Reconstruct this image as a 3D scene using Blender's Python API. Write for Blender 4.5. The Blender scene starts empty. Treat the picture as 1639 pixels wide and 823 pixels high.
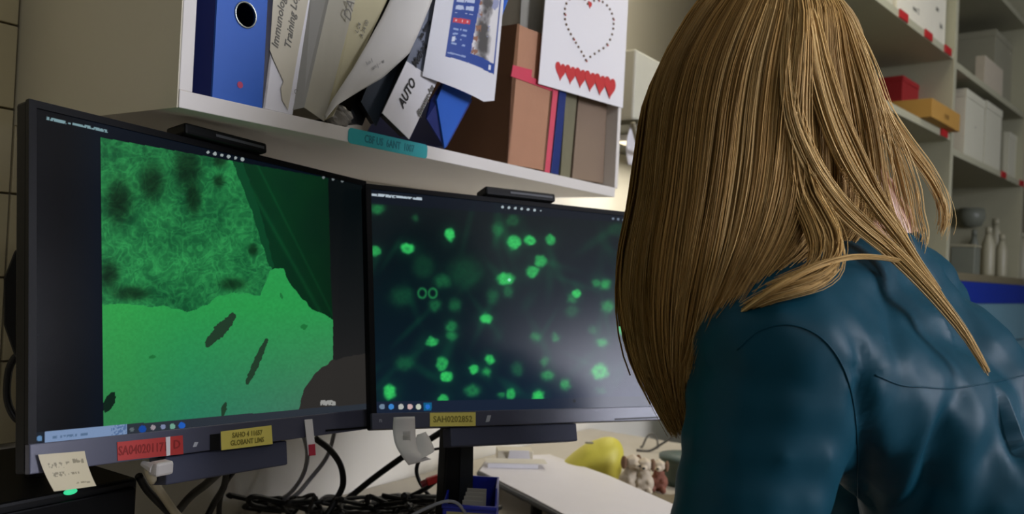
import bpy, bmesh, math, random
import numpy as np
from mathutils import Vector, Matrix, noise
from mathutils.bvhtree import BVHTree
PI = math.pi
random.seed(7); rng = np.random.default_rng(7)
C = bpy.context.scene.collection
S = bpy.context.scene

# ------------------------------------------------------------------ camera, world, lights, exposure
FPX = 1362.0
CAM = Vector((0, 0, 1.23))
RC = (Matrix.Rotation(PI/2 + math.radians(0.7), 3, 'X') @ Matrix.Rotation(math.radians(2.7), 3, 'Z'))
cd = bpy.data.cameras.new('camera'); cam = bpy.data.objects.new('camera', cd); C.objects.link(cam)
cam.matrix_world = Matrix.Translation(CAM) @ RC.to_4x4()
cd.sensor_width = 36; cd.lens = FPX/1639*36; cd.clip_start = 0.02
cd.dof.use_dof = True; cd.dof.focus_distance = 0.98; cd.dof.aperture_fstop = 6.3
S.camera = cam
S.view_settings.view_transform = 'Standard'; S.view_settings.look = 'None'
S.view_settings.exposure = 0.0; S.view_settings.gamma = 1; S.view_settings.use_curve_mapping = False
w = bpy.data.worlds.new('world'); S.world = w; w.use_nodes = True
w.node_tree.nodes['Background'].inputs[0].default_value = (0.50, 0.47, 0.37, 1)
w.node_tree.nodes['Background'].inputs[1].default_value = 0.10

def area(name, loc, target, sx, sy, power, col):
    l = bpy.data.lights.new(name, 'AREA'); l.shape = 'RECTANGLE'; l.size = sx; l.size_y = sy
    l.energy = power; l.color = col
    o = bpy.data.objects.new(name, l); C.objects.link(o)
    o.location = loc; o.rotation_euler = (Vector(target) - Vector(loc)).to_track_quat('-Z', 'Y').to_euler()
    return o
area('window_daylight', (3.22, 0.0, 1.84), (0.0, 1.15, 1.25), 1.15, 1.0, 90, (0.87, 0.88, 1.0))
area('room_fill_light', (0.85, -1.35, 2.62), (0.85, -1.0, 0), 1.2, 0.3, 14, (0.86, 0.88, 1.0))  # cool fill added behind the viewpoint, unseen
area('ceiling_lamp_light', (0.75, 2.1, 2.66), (0.75, 2.1, 0), 1.2, 0.3, 8, (1.0, 0.94, 0.80))

# ------------------------------------------------------------------ projection helpers used to read sizes off the photograph
def ray(x, y): return RC @ Vector(((x-819.5)/FPX, -(y-411.5)/FPX, -1))
def und(x, y, d): r = ray(x, y); return CAM + r*(d/r.y)
def unz(x, y, z): r = ray(x, y); return CAM + r*((z-CAM.z)/r.z)
def proj(P):
    q = RC.transposed() @ (P-CAM); return (819.5+FPX*q.x/-q.z, 411.5-FPX*q.y/-q.z)

class Frame:                                                  # a right-handed frame: x along, y into the wall, z up
    def __init__(s, M): s.M = M; s.I = M.inverted()
    def __call__(s, x, y, z): return s.M @ Vector((x, y, z))
    def px(s, px, py, y=0.0):                                 # point on the frame's plane y seen at a pixel -> (x, z)
        o = s.I @ CAM; r = s.I.to_3x3() @ ray(px, py); p = o + r*((y-o.y)/r.y); return p.x, p.z
    def P(s, px, py, y=0.0): x, z = s.px(px, py, y); return s(x, y, z)
def frame(loc, yaw, tilt=0, roll=0):
    return Frame(Matrix.Translation(loc) @ Matrix.Rotation(yaw, 4, 'Z') @ Matrix.Rotation(tilt, 4, 'X') @ Matrix.Rotation(roll, 4, 'Y'))
WORLD = Frame(Matrix.Identity(4))
YAW = math.atan2(.828, .5606)
CAB = frame(Vector((-.389, .972, 1.395)), YAW)                # wall cabinet: origin at its lower left front corner
M1 = frame(Vector((-.344, 1.069, 1.181)), 1.04, -.178, .051)
M2 = frame(Vector((.029, 1.369, 1.165)), .4998, -.267, .017)
YAW2 = math.atan2(.745, .667)
RACK = frame(Vector((1.535, 3.0, 1.23)), YAW2)                # shelving at the right: origin on its middle post at eye level
DESK_Z = 0.75

# ------------------------------------------------------------------ materials
MATS = {}
def mat(name, col, rough=.6, var=.06, scale=25, bump=0.0, metal=0, sheen=0, coat=0, trans=0, emit=None, estr=0, spec=None, stretch=None, bscale=None):
    if name in MATS: return MATS[name]
    m = bpy.data.materials.new(name); m.use_nodes = True; nt = m.node_tree; b = nt.nodes['Principled BSDF']
    col = tuple(((c/255)/12.92 if c/255 <= .04045 else ((c/255+.055)/1.055)**2.4) for c in col)
    tc = nt.nodes.new('ShaderNodeTexCoord'); mp = nt.nodes.new('ShaderNodeMapping'); nz = nt.nodes.new('ShaderNodeTexNoise')
    nt.links.new(tc.outputs['Object'], mp.inputs[0]); nt.links.new(mp.outputs[0], nz.inputs['Vector'])
    if stretch: mp.inputs['Scale'].default_value = stretch
    nz.inputs['Scale'].default_value = scale; nz.inputs['Detail'].default_value = 4
    mx = nt.nodes.new('ShaderNodeMix'); mx.data_type = 'RGBA'
    mx.inputs[6].default_value = (*[c*(1-var) for c in col], 1); mx.inputs[7].default_value = (*[min(1, c*(1+var)) for c in col], 1)
    nt.links.new(nz.outputs[0], mx.inputs[0]); nt.links.new(mx.outputs[2], b.inputs['Base Color'])
    b.inputs['Roughness'].default_value = rough; b.inputs['Metallic'].default_value = metal
    if sheen: b.inputs['Sheen Weight'].default_value = sheen
    if coat: b.inputs['Coat Weight'].default_value = coat
    if trans: b.inputs['Transmission Weight'].default_value = trans
    if spec is not None: b.inputs['Specular IOR Level'].default_value = spec
    if bump:
        n2 = nt.nodes.new('ShaderNodeTexNoise'); n2.inputs['Scale'].default_value = bscale or scale*3; nt.links.new(mp.outputs[0], n2.inputs['Vector'])
        bp = nt.nodes.new('ShaderNodeBump'); bp.inputs['Strength'].default_value = bump; bp.inputs['Distance'].default_value = .01
        nt.links.new(n2.outputs[0], bp.inputs['Height']); nt.links.new(bp.outputs[0], b.inputs['Normal'])
    if emit:
        b.inputs['Emission Color'].default_value = (*[(c/255)**2.2 for c in emit], 1); b.inputs['Emission Strength'].default_value = estr
    MATS[name] = m; return m
def attr_mat(name, rough=.6, emission=0.0, base=True, attr='tint', spec=.5):
    if name in MATS: return MATS[name]
    m = bpy.data.materials.new(name); m.use_nodes = True; nt = m.node_tree; b = nt.nodes['Principled BSDF']
    a = nt.nodes.new('ShaderNodeVertexColor'); a.layer_name = attr
    nz = nt.nodes.new('ShaderNodeTexNoise'); nz.inputs['Scale'].default_value = 300
    mx = nt.nodes.new('ShaderNodeMix'); mx.data_type = 'RGBA'; mx.blend_type = 'MULTIPLY'; mx.inputs[0].default_value = .12
    nt.links.new(a.outputs[0], mx.inputs[6]); nt.links.new(nz.outputs[0], mx.inputs[7])
    if base: nt.links.new(mx.outputs[2], b.inputs['Base Color'])
    else: b.inputs['Base Color'].default_value = (.0025, .0025, .003, 1)
    b.inputs['Roughness'].default_value = rough; b.inputs['Specular IOR Level'].default_value = spec
    if emission:
        nt.links.new(mx.outputs[2], b.inputs['Emission Color']); b.inputs['Emission Strength'].default_value = emission
    MATS[name] = m; return m

# ------------------------------------------------------------------ mesh helpers
class MB:
    def __init__(s): s.v = []; s.f = []
    def add(s, vs, fs):
        n = len(s.v); s.v += [Vector(v) for v in vs]; s.f += [tuple(i+n for i in f) for f in fs]; return s
    def box(s, F, x0, x1, y0, y1, z0, z1):
        vs = [F(x, y, z) for z in (z0, z1) for x, y in ((x0, y0), (x1, y0), (x1, y1), (x0, y1))]
        return s.add(vs, [(3, 2, 1, 0), (4, 5, 6, 7), (0, 1, 5, 4), (1, 2, 6, 5), (2, 3, 7, 6), (3, 0, 4, 7)])
    def prism(s, pts, vec):                                   # polygon swept along a vector
        n = len(pts); vs = [Vector(p) for p in pts]; vs += [p+vec for p in vs]
        nrm = Vector((0, 0, 0))
        for i in range(n): nrm += vs[i].cross(vs[(i+1) % n])
        fs = [tuple(range(n-1, -1, -1)), tuple(range(n, 2*n))] + [(i, (i+1) % n, n+(i+1) % n, n+i) for i in range(n)]
        if nrm.dot(vec) < 0: fs = [tuple(reversed(f)) for f in fs]
        return s.add(vs, fs)
    def tube(s, pts, r, n=8, caps=True):
        pts = [Vector(p) for p in pts]; rs = r if isinstance(r, (list, tuple)) else [r]*len(pts); vs = []; fs = []
        up = Vector((.31, .21, .93)); prev = None
        for i, p in enumerate(pts):
            t = (pts[min(i+1, len(pts)-1)]-pts[max(i-1, 0)]).normalized()
            a = (prev - t*prev.dot(t)) if prev else t.cross(up)
            if a.length < 1e-5: a = t.cross(Vector((1, 0, 0)))
            a.normalize(); prev = a; b = t.cross(a)
            for k in range(n): c = 2*PI*k/n; vs.append(p+(a*math.cos(c)+b*math.sin(c))*rs[i])
        for i in range(len(pts)-1):
            for k in range(n): fs.append((i*n+k, i*n+(k+1) % n, (i+1)*n+(k+1) % n, (i+1)*n+k))
        if caps: fs += [tuple(range(n-1, -1, -1)), tuple(range((len(pts)-1)*n, len(pts)*n))]
        return s.add(vs, fs)
    def ball(s, F, c, r, nu=16, nv=10):
        vs = []; fs = []
        for j in range(nv+1):
            a = PI*j/nv
            for i in range(nu):
                b = 2*PI*i/nu; vs.append(F(c[0]+r[0]*math.sin(a)*math.cos(b), c[1]+r[1]*math.sin(a)*math.sin(b), c[2]+r[2]*math.cos(a)))
        for j in range(nv):
            for i in range(nu): fs.append((j*nu+i, (j+1)*nu+i, (j+1)*nu+(i+1) % nu, j*nu+(i+1) % nu))
        return s.add(vs, fs)
    def grid(s, fn, nu, nv, thick=0, nrm=None):
        vs = [fn(i/nu, j/nv) for j in range(nv+1) for i in range(nu+1)]
        fs = [(j*(nu+1)+i, j*(nu+1)+i+1, (j+1)*(nu+1)+i+1, (j+1)*(nu+1)+i) for j in range(nv) for i in range(nu)]
        if thick:
            m = len(vs); vs += [v+nrm*thick for v in vs]; fs += [tuple(reversed([q+m for q in f])) for f in fs]
            rim = [i for i in range(nu+1)] + [j*(nu+1)+nu for j in range(1, nv+1)] + [nv*(nu+1)+i for i in range(nu-1, -1, -1)] + [j*(nu+1) for j in range(nv-1, 0, -1)]
            for a, b in zip(rim, rim[1:]+rim[:1]): fs.append((b, a, a+m, b+m))
        return s.add(vs, fs)
    def lathe(s, F, c, prof, n=20):
        vs = []; fs = []
        for r, z in prof:
            for k in range(n): a = 2*PI*k/n; vs.append(F(c[0]+r*math.cos(a), c[1]+r*math.sin(a), c[2]+z))
        for i in range(len(prof)-1):
            for k in range(n): fs.append((i*n+k, i*n+(k+1) % n, (i+1)*n+(k+1) % n, (i+1)*n+k))
        fs += [tuple(range(n-1, -1, -1)), tuple(range((len(prof)-1)*n, len(prof)*n))]
        return s.add(vs, fs)
MW = {}
def thing(name, label, cat, loc, rotz=0.0, group=None, M=None):
    o = bpy.data.objects.new(name, None); C.objects.link(o); o.empty_display_size = .03
    m = M if M is not None else Matrix.Translation(Vector(loc)) @ Matrix.Rotation(rotz, 4, 'Z')
    o.matrix_world = m; MW[o.name] = m.copy(); o['label'] = label; o['category'] = cat
    if group: o['group'] = group
    return o
def tag(o, label, cat, group=None):
    o['label'] = label; o['category'] = cat
    if group: o['group'] = group
    return o
def obj(name, mb, m, parent=None, smooth=False, bevel=0, label=None, origin=None, kind=None, subs=0, flat=False):
    me = bpy.data.meshes.new(name)
    if parent: inv = MW[parent.name].inverted()
    else:
        if origin is None:
            xs = [v.x for v in mb.v]; ys = [v.y for v in mb.v]; zs = [v.z for v in mb.v]
            origin = Vector(((min(xs)+max(xs))/2, (min(ys)+max(ys))/2, min(zs)))
        inv = Matrix.Translation(-Vector(origin))
    me.from_pydata([inv @ v for v in mb.v], [], mb.f); me.update()
    if not flat:
        bm = bmesh.new(); bm.from_mesh(me); bmesh.ops.recalc_face_normals(bm, faces=bm.faces); bm.to_mesh(me); bm.free()
    if m: me.materials.append(m)
    if smooth: me.polygons.foreach_set('use_smooth', [True]*len(me.polygons))
    o = bpy.data.objects.new(name, me); C.objects.link(o)
    if parent: o.parent = parent; MW[o.name] = MW[parent.name].copy()
    else: o.location = origin; MW[o.name] = inv.inverted()
    if bevel:
        b = o.modifiers.new('bevel', 'BEVEL'); b.width = bevel; b.segments = 2; b.limit_method = 'ANGLE'
    if label: o['label'] = label
    if kind: o['kind'] = kind
    return o
def struct(name, mb, m, **k): return obj(name, mb, m, kind='structure', origin=(0, 0, 0), **k)
def lettering(text, size, M, m, parent, name='lettering', shear=0, spacing=1, sx=1, bold=0.0):
    cu = bpy.data.curves.new('f', 'FONT'); cu.body = text; cu.size = size; cu.shear = shear; cu.space_character = spacing
    cu.extrude = .00015; cu.align_x = 'CENTER'; cu.align_y = 'CENTER'; cu.resolution_u = 2; cu.offset = bold
    t = bpy.data.objects.new('f', cu); C.objects.link(t)
    me = bpy.data.meshes.new_from_object(t.evaluated_get(bpy.context.evaluated_depsgraph_get()))
    bpy.data.objects.remove(t); bpy.data.curves.remove(cu)
    me.transform(MW[parent.name].inverted() @ M @ Matrix.Diagonal((sx, 1, 1, 1))); me.materials.clear(); me.materials.append(m)
    o = bpy.data.objects.new(name, me); C.objects.link(o); o.parent = parent; MW[o.name] = MW[parent.name].copy(); return o
def lmat(F, x, y, z, ang=0):                                   # text lying on the frame's plane y, reading along x turned by ang
    return F.M @ Matrix.Translation((x, y, z)) @ Matrix.Rotation(PI/2, 4, 'X') @ Matrix.Rotation(ang, 4, 'Z')
def curve_pts(pts, n=8):                                       # Catmull-Rom through Vectors
    P = [Vector(p) for p in pts]; P = [P[0]*2-P[1]]+P+[P[-1]*2-P[-2]]; out = []
    for i in range(1, len(P)-2):
        for k in range(n):
            t = k/n; a, b, c, d = P[i-1], P[i], P[i+1], P[i+2]
            out.append(.5*((2*b)+(c-a)*t+(2*a-5*b+4*c-d)*t*t+(-a+3*b-3*c+d)*t**3))
    out.append(P[-2]); return out
def painted(name, fn, colfn, nu, nv, m, parent, label=None):  # a printed sheet: fine grid carrying its colours
    U, V = np.meshgrid(np.linspace(0, 1, nu+1), np.linspace(0, 1, nv+1))
    pts = fn(U.ravel(), V.ravel()); inv = np.array(MW[parent.name].inverted())
    pts = pts @ inv[:3, :3].T + inv[:3, 3]
    i = np.arange(nu*nv); q = (i//nu)*(nu+1)+i % nu
    fs = np.stack([q, q+1, q+nu+2, q+nu+1], 1)
    me = bpy.data.meshes.new(name); me.vertices.add(len(pts)); me.vertices.foreach_set('co', pts.ravel())
    me.loops.add(len(fs)*4); me.loops.foreach_set('vertex_index', fs.ravel()); me.polygons.add(len(fs))
    me.polygons.foreach_set('loop_start', np.arange(len(fs))*4); me.polygons.foreach_set('loop_total', np.full(len(fs), 4))
    me.update(calc_edges=True); me.polygons.foreach_set('use_smooth', [True]*len(fs))
    col = colfn(U.ravel(), V.ravel()); col = np.clip(col/255., 0, 1); col = np.where(col <= .04045, col/12.92, ((col+.055)/1.055)**2.4)
    a = me.color_attributes.new('tint', 'FLOAT_COLOR', 'POINT')
    a.data.foreach_set('color', np.concatenate([col, np.ones((len(col), 1))], 1).ravel().astype(np.float32))
    me.materials.append(m); o = bpy.data.objects.new(name, me); C.objects.link(o); o.parent = parent; MW[o.name] = MW[parent.name].copy()
    if label: o['label'] = label
    return o

# ------------------------------------------------------------------ materials in use
WHITE = mat('white_laminate', (226, 221, 214), .45, .03, 8)
SIDE = mat('shaded_white_laminate', (214, 208, 184), .55, .03, 6)  # white laminate of the cabinet with side shade toned into the colour
INSIDE = mat('cabinet_inside', (200, 192, 176), .55, .03, 6)
WALL = mat('painted_wall', (232, 227, 212), .7, .05, 3, bump=.05, bscale=60)
TILE = mat('glazed_tile', (196, 184, 146), .3, .05, 6)
GROUT = mat('tile_grout', (120, 112, 92), .9)
DESKM = mat('desk_laminate', (186, 178, 162), .5, .08, 12)
FLOORM = mat('floor_vinyl', (110, 108, 104), .5, .1, 14)
CEILM = mat('ceiling_panels', (200, 198, 190), .9, .03, 5)
BLACK = mat('black_plastic', (8, 9, 11), .45, .1, 40, spec=.25)
BEZEL = mat('bezel_plastic', (80, 82, 100), .36, .05, 60)
BEZELD = mat('bezel_dark', (6, 7, 10), .45, .05, 60, spec=.15)
CABLE = mat('cable_rubber', (12, 12, 13), .5)
GREYC = mat('grey_cable', (176, 176, 180), .5)
CREAMC = mat('cream_cable', (206, 196, 170), .5)
PAPER = mat('paper', (232, 230, 232), .75, .02, 10)
CREAM = mat('cream_card', (200, 193, 172), .7, .05, 18)
INK = mat('black_ink', (25, 25, 28), .7)
SOFTINK = mat('grey_ink', (110, 108, 100), .7)

# ------------------------------------------------------------------ the room
WY = .378                                                      # wall plane in the cabinet frame
def F0(x, y, z): return CAB(x, y, z-1.395)
mb = MB().box(F0, -1.2, 7.2, WY+.006, WY+.16, 0, 2.75); struct('wall_left', mb, WALL)
mb = MB().box(F0, -2.6, 8, -5.2, WY+.2, -.06, 0); struct('floor', mb, FLOORM)
mb = MB().box(F0, -1.3, 7.3, -3.6, WY+.2, 2.75, 2.83); struct('ceiling', mb, CEILM)
mb = MB().box(F0, 7.0, 7.16, -3.6, WY, 0, 2.75); struct('wall_far', mb, WALL)
# window wall at the right of the room
wr = MB()
wr.box(WORLD, 3.3, 3.44, -2.2, -.6, 0, 2.75); wr.box(WORLD, 3.3, 3.44, .66, 4.1, 0, 2.75)
wr.box(WORLD, 3.3, 3.44, -.6, .66, 0, 1.25); wr.box(WORLD, 3.3, 3.44, -.6, .66, 2.4, 2.75)
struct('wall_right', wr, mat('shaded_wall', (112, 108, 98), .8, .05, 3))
fr = MB()
for a, b, c, d in ((-.6, .66, 1.25, 1.30), (-.6, .66, 2.35, 2.40), (-.6, -.55, 1.30, 2.35), (.61, .66, 1.30, 2.35), (.01, .05, 1.30, 2.35)):
    fr.box(WORLD, 3.31, 3.38, a, b, c, d)
wf = struct('window_1', fr, WHITE)
g = obj('pane', MB().box(WORLD, 3.34, 3.346, -.55, .01, 1.30, 2.35), mat('window_glass', (235, 240, 245), .02, 0, trans=.95, spec=.5), wf)
g = obj('pane', MB().box(WORLD, 3.34, 3.346, .05, .61, 1.30, 2.35), MATS['window_glass'], wf)
# glazed tiles on the wall left of the cabinet
tw = struct('trim_1', MB().box(F0, -.62, .30, WY, WY+.006, .95, 2.2), GROUT)
TW, TH = .152, .1165
zj = 1.534                                                     # a joint read off the photograph
tm = None
for i in range(6):
    for j in range(-5, 6):
        x1 = .30-TW*i; x0 = x1-TW+.003; z0 = zj+TH*j; z1 = z0+TH-.003
        o = obj('tile', MB().box(F0, x0, x1, WY-.006+random.uniform(0, .0012), WY+.001, z0, z1), TILE, tw, bevel=.0012)
# desk along the wall
dk = thing('desk', 'long light grey laminate desk top along the wall under both monitors', 'desk', F0(.9, 0, 0), YAW)
obj('desk_top', MB().box(F0, -.55, 1.72, -.60, WY-.002, DESK_Z-.03, DESK_Z), DESKM, dk, bevel=.003)
for x in (-.5, .75, 1.62):
    obj('leg', MB().box(F0, x, x+.05, -.56, -.51, .0, DESK_Z-.03), mat('steel_leg', (120, 122, 126), .4, metal=.6), dk)
    obj('leg', MB().box(F0, x, x+.05, .3, .35, .0, DESK_Z-.03), MATS['steel_leg'], dk)

# ------------------------------------------------------------------ wall cabinet with the open shelf
CW, CDp, BT = 1.086, .375, .0206
cb = thing('wall_cabinet', 'white open wall cabinet above the monitors, crammed with binders and papers', 'cabinet', CAB(0, 0, 0), YAW)
obj('bottom_panel', MB().box(CAB, 0, CW, 0, CDp, 0, BT), WHITE, cb, bevel=.001)
px0 = CAB.px(309, 147, 0)[0]; px1 = CAB.px(990, 290, 0)[0]
obj('side_panel', MB().box(CAB, 0, px0, .001, CDp, BT, .90), WHITE, cb, bevel=.001)
obj('shaded_side_face', MB().box(CAB, -.0015, 0, .002, CDp, .0, .90), SIDE, cb, label='outer face of the cabinet, side shade toned into its white laminate')
obj('side_panel', MB().box(CAB, px1, CW, .001, CDp, BT, .90), WHITE, cb, bevel=.001)
obj('back_panel', MB().box(CAB, px0, px1, CDp-.008, CDp, BT, .90), INSIDE, cb)
obj('top_panel', MB().box(CAB, 0, CW, 0, CDp, .90, .92), WHITE, cb)
obj('shelf', MB().box(CAB, px0, px1, .02, CDp-.008, .56, .578), WHITE, cb)
# teal label on the lip
a = CAB.px(557, 212); b = CAB.px(683, 247)
TEAL = mat('teal_tape', (44, 168, 172), .5, .04, 40)
def rrect(F, x0, x1, z0, z1, y, r, th):                        # thin plate with rounded corners facing -y
    pts = []
    for cx, cz, a0 in ((x1-r, z1-r, 0), (x0+r, z1-r, 90), (x0+r, z0+r, 180), (x1-r, z0+r, 270)):
        for k in range(5): t = math.radians(a0+k*22.5); pts.append(F(cx+r*math.cos(t), y, cz+r*math.sin(t)))
    return MB().prism(pts, F(0, -th, 0)-F(0, 0, 0))
lb = thing('shelf_label', 'teal label strip with rounded ends taped to the cabinet shelf edge', 'label', CAB(a[0], 0, 0), YAW)
tp = obj('tape', rrect(CAB, a[0], b[0], -.001, BT+.0005, -.0003, .006, .0008), TEAL, lb)
lettering('CBF US  6ANT  1007', .0158, lmat(CAB, (a[0]+b[0])/2, -.0013, .0098), mat('teal_ink', (34, 118, 126), .7), tp, sx=.78, bold=.0003)

def slab(name, label, cat, pixpoly, y, depth, m, group=None, bevel=.001, base=None, F=CAB, extra=None):
    pts = [F.P(px, py, y) for px, py in pixpoly]
    lo = min(pts, key=lambda p: p.z)
    t = thing(name, label, cat, lo, YAW, group)
    return t, pts
BACK = CAB(0, 1, 0)-CAB(0, 0, 0); UP = Vector((0, 0, 1)); ALONG = CAB(1, 0, 0)-CAB(0, 0, 0)
def box_item(name, label, cat, y, depth, x0, x1, h, m, part='cover', lean=0, group=None):
    pass
YI = .004                                                      # items stand just behind the lip front
# 1 blue lever arch binder
BLUE = mat('blue_board', (26, 92, 190), .5, .04, 30); BLUE_SHADED = mat('shaded_blue_board', (20, 40, 120), .55, .05, 30)  # second blue for binder covers, side shade put into the colour
x0 = CAB.px(340, 150, YI)[0]; x1 = CAB.px(420, 165, YI)[0]
t = thing('lever_arch_binder', 'bright blue lever arch binder with finger ring and pink dot, leftmost on shelf', 'binder', CAB(x0, YI, BT), YAW)
def LB(x, y, z): return CAB(x+.045*z*0, y, z)
hole = CAB.px(393, 24, YI); HR = .0155
# spine built as a frame around the round finger hole
n = 28; zs0, zs1 = BT, BT+.318
ring = [(hole[0]+HR*math.cos(2*PI*k/n), hole[1]+HR*math.sin(2*PI*k/n)) for k in range(n)]
def sqpt(a):
    c, s = math.cos(a), math.sin(a); tx = ((x1-hole[0]) if c > 0 else (hole[0]-x0))/max(abs(c), 1e-6); tz = ((zs1-hole[1]) if s > 0 else (hole[1]-zs0))/max(abs(s), 1e-6)
    t_ = min(tx, tz); return (hole[0]+c*t_, hole[1]+s*t_)
angs = sorted([2*PI*k/n for k in range(n)]+[math.atan2(zz-hole[1], xx-hole[0]) % (2*PI) for xx in (x0, x1) for zz in (zs0, zs1)])
mb = MB(); vs = []; fs = []
for a_ in angs:
    o_ = sqpt(a_); i_ = (hole[0]+HR*math.cos(a_), hole[1]+HR*math.sin(a_))
    vs += [CAB(o_[0], YI, o_[1]), CAB(i_[0], YI, i_[1]), CAB(o_[0], YI+.003, o_[1]), CAB(i_[0], YI+.003, i_[1])]
m_ = len(angs)
for k in range(m_):
    a_ = 4*k; b_ = 4*((k+1) % m_); fs += [(a_, b_, b_+1, a_+1), (a_+2, a_+3, b_+3, b_+2), (a_+1, b_+1, b_+3, a_+3), (a_, a_+2, b_+2, b_)]
bspine = obj('spine', mb.add(vs, fs), BLUE, t)
obj('cover', MB().box(CAB, x0, x0+.003, YI+.003, YI+.27, zs0, zs1), BLUE_SHADED, t)
obj('cover', MB().box(CAB, x1-.003, x1, YI+.003, YI+.27, zs0, zs1), BLUE_SHADED, t)
obj('page_block', MB().box(CAB, x0+.006, x1-.006, YI+.05, YI+.25, zs0+.004, zs1-.01), mat('binder_inside', (12, 12, 12), .9), t)
rg = MB().tube([CAB(hole[0]+HR*math.cos(2*PI*k/32), YI-.0006, hole[1]+HR*math.sin(2*PI*k/32)) for k in range(33)], .0013, 8, False)
obj('finger_ring', rg, mat('nickel', (190, 196, 190), .25, metal=.9), bspine, smooth=True)
d = CAB.px(384, 136, YI)
obj('sticker', MB().prism([CAB(d[0]+.0042*math.cos(k*PI/8), YI, d[1]+.0042*math.sin(k*PI/8)) for k in range(16)], BACK*-.0006), mat('pink_dot', (190, 62, 100), .6), t, label='round pink sticker')

# 2 white binder with cream title sheet
def P(px, py, y=YI): return CAB.P(px, py, y)
t = thing('ring_binder', 'white binder beside the blue one with a curling cream title sheet', 'binder', P(420, 172), YAW)
obj('spine', MB().prism([P(421, 173), P(468, 184), P(505, -60), P(452, -60)], BACK*.004), PAPER, t)
xa = CAB.px(421, 173, YI)[0]; xb = CAB.px(466, 184, YI)[0]
obj('cover', MB().prism([P(421, 173), P(452, -60), P(455, -60), P(424, 174)], BACK*.25), PAPER, t)
def sheet(U, V, q, y0, bulge, F=CAB):                          # bilinear sheet through four pixel corners BL BR TR TL
    c = [np.array(F.P(*p, y0)) for p in q]; U = U[:, None]; V = V[:, None]; bk = np.array(BACK)
    P_ = (c[0]*(1-U)+c[1]*U)*(1-V)+(c[3]*(1-U)+c[2]*U)*V
    return P_ - bk*bulge(U, V)
title = MB()
pp = [(461, 176), (452, 160), (450, 142), (454, 130), (438, 95), (432, 80), (441, -60), (505, -60), (478, 80)]
obj('title_sheet', MB().prism([P(*q_, YI-.002) for q_ in pp], BACK*.0006), CREAM, t, label='curled cream sheet'); tsheet = t.children[-1] if False else bpy.data.objects[C.objects[-1].name]
for s_, (x_, y_), sz in (('Immunology', (441, 42), .0150), ('Training Log', (461, 44), .0150)):
    q_ = CAB.px(x_+6, y_-10, YI-.0022); lettering(s_, sz, lmat(CAB, q_[0], YI-.0024, q_[1], math.radians(83)), SOFTINK, tsheet, shear=.25, bold=.0002)
# 3 grey translucent document wallet with folded front
WALLET = mat('grey_wallet', (150, 148, 138), .4, .12, 14, stretch=(3, 3, .6))
t = thing('document_wallet', 'creased grey plastic wallet folded to a ridge, right of the white binder', 'folder', P(487, 178), YAW)
obj('front_panel', MB().prism([P(457, 179, .010), P(487, 172, -.006), P(540, -60, -.006), P(503, -60, .01)], BACK*.0012), WALLET, t)
obj('front_panel', MB().prism([P(487, 172, -.006), P(519, 194, .004), P(584, -60, .004), P(540, -60, -.006)], BACK*.0012), mat('pale_wallet', (172, 168, 152), .4, .1, 14, stretch=(3, 3, .6)), t)
obj('side_panel', MB().prism([P(457, 179, .010), P(503, -60, .01), P(503, -60, .012), P(457, 179, .012)], BACK*.2), WALLET, t)
q_ = CAB.px(557, 18, -.004); lettering('DATA', .021, lmat(CAB, q_[0]+.003, -.006, q_[1]+.014, math.radians(78)), SOFTINK, t, shear=.2)
mk = CAB.px(473, 147, .001); obj('mark', MB().tube([CAB(mk[0]+.0025*math.cos(k*.55), -.0002, mk[1]+.003*math.sin(k*.55)) for k in range(1, 9)], .0004, 5), SOFTINK, t)
# 4 olive cream folder
t = thing('paper_folder', 'yellowish cream folder leaning behind the curled sheet of paper', 'folder', P(521, 190), YAW)
obj('front_panel', MB().prism([P(520, 193, .006), P(532, 186, .002), P(648, -60, .002), P(580, -60, .006)], BACK*.0015), mat('yellowed_card', (176, 168, 132), .6, .08, 20), t)
obj('page_block', MB().prism([P(524, 190, .009), P(534, 186, .009), P(640, -60, .009), P(590, -60, .009)], BACK*.2), CREAM, t)
for k, s_ in enumerate(('A 34 00', 'L 24')):
    q_ = CAB.px(581+k*-10+4, 46-k*2, .0); lettering(s_, .009, lmat(CAB, q_[0], .002, q_[1], math.radians(68)), SOFTINK, t)
# 5 curled paper sheet
t = thing('loose_sheet', 'large pale sheet of paper curling out of the shelf over dark folders', 'paper', P(525, 190), YAW)
ax = [(521, 191), (540, 168), (574, 147), (612, 125), (655, 86), (676, 40), (700, -20), (712, -60)]
bx = [(519, 186), (528, 166), (545, 140), (566, 108), (590, 66), (612, 26), (634, -20), (650, -60)]
def cfn(u, v):
    s_ = v*(len(ax)-1); i = min(int(s_), len(ax)-2); f_ = s_-i
    A = Vector(ax[i]).lerp(Vector(ax[i+1]), f_); B = Vector(bx[i]).lerp(Vector(bx[i+1]), f_); q_ = A.lerp(B, u)
    return P(q_.x, q_.y, -.018+.016*u*u+.004*math.sin(6*v+2*u))
obj('sheet', MB().grid(cfn, 12, 40, .0004, BACK), mat('sheet_paper', (208, 205, 198), .7, .05, 12), t, smooth=True)
for (x_, y_), s_ in (((600, 104), 'am j ~ w'), ((586, 100), 'lun f')):
    q_ = CAB.px(x_, y_, -.012); lettering(s_, .008, lmat(CAB, q_[0], -.0185, q_[1], math.radians(35)), mat('faint_ink', (160, 158, 158), .8), t)
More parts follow.
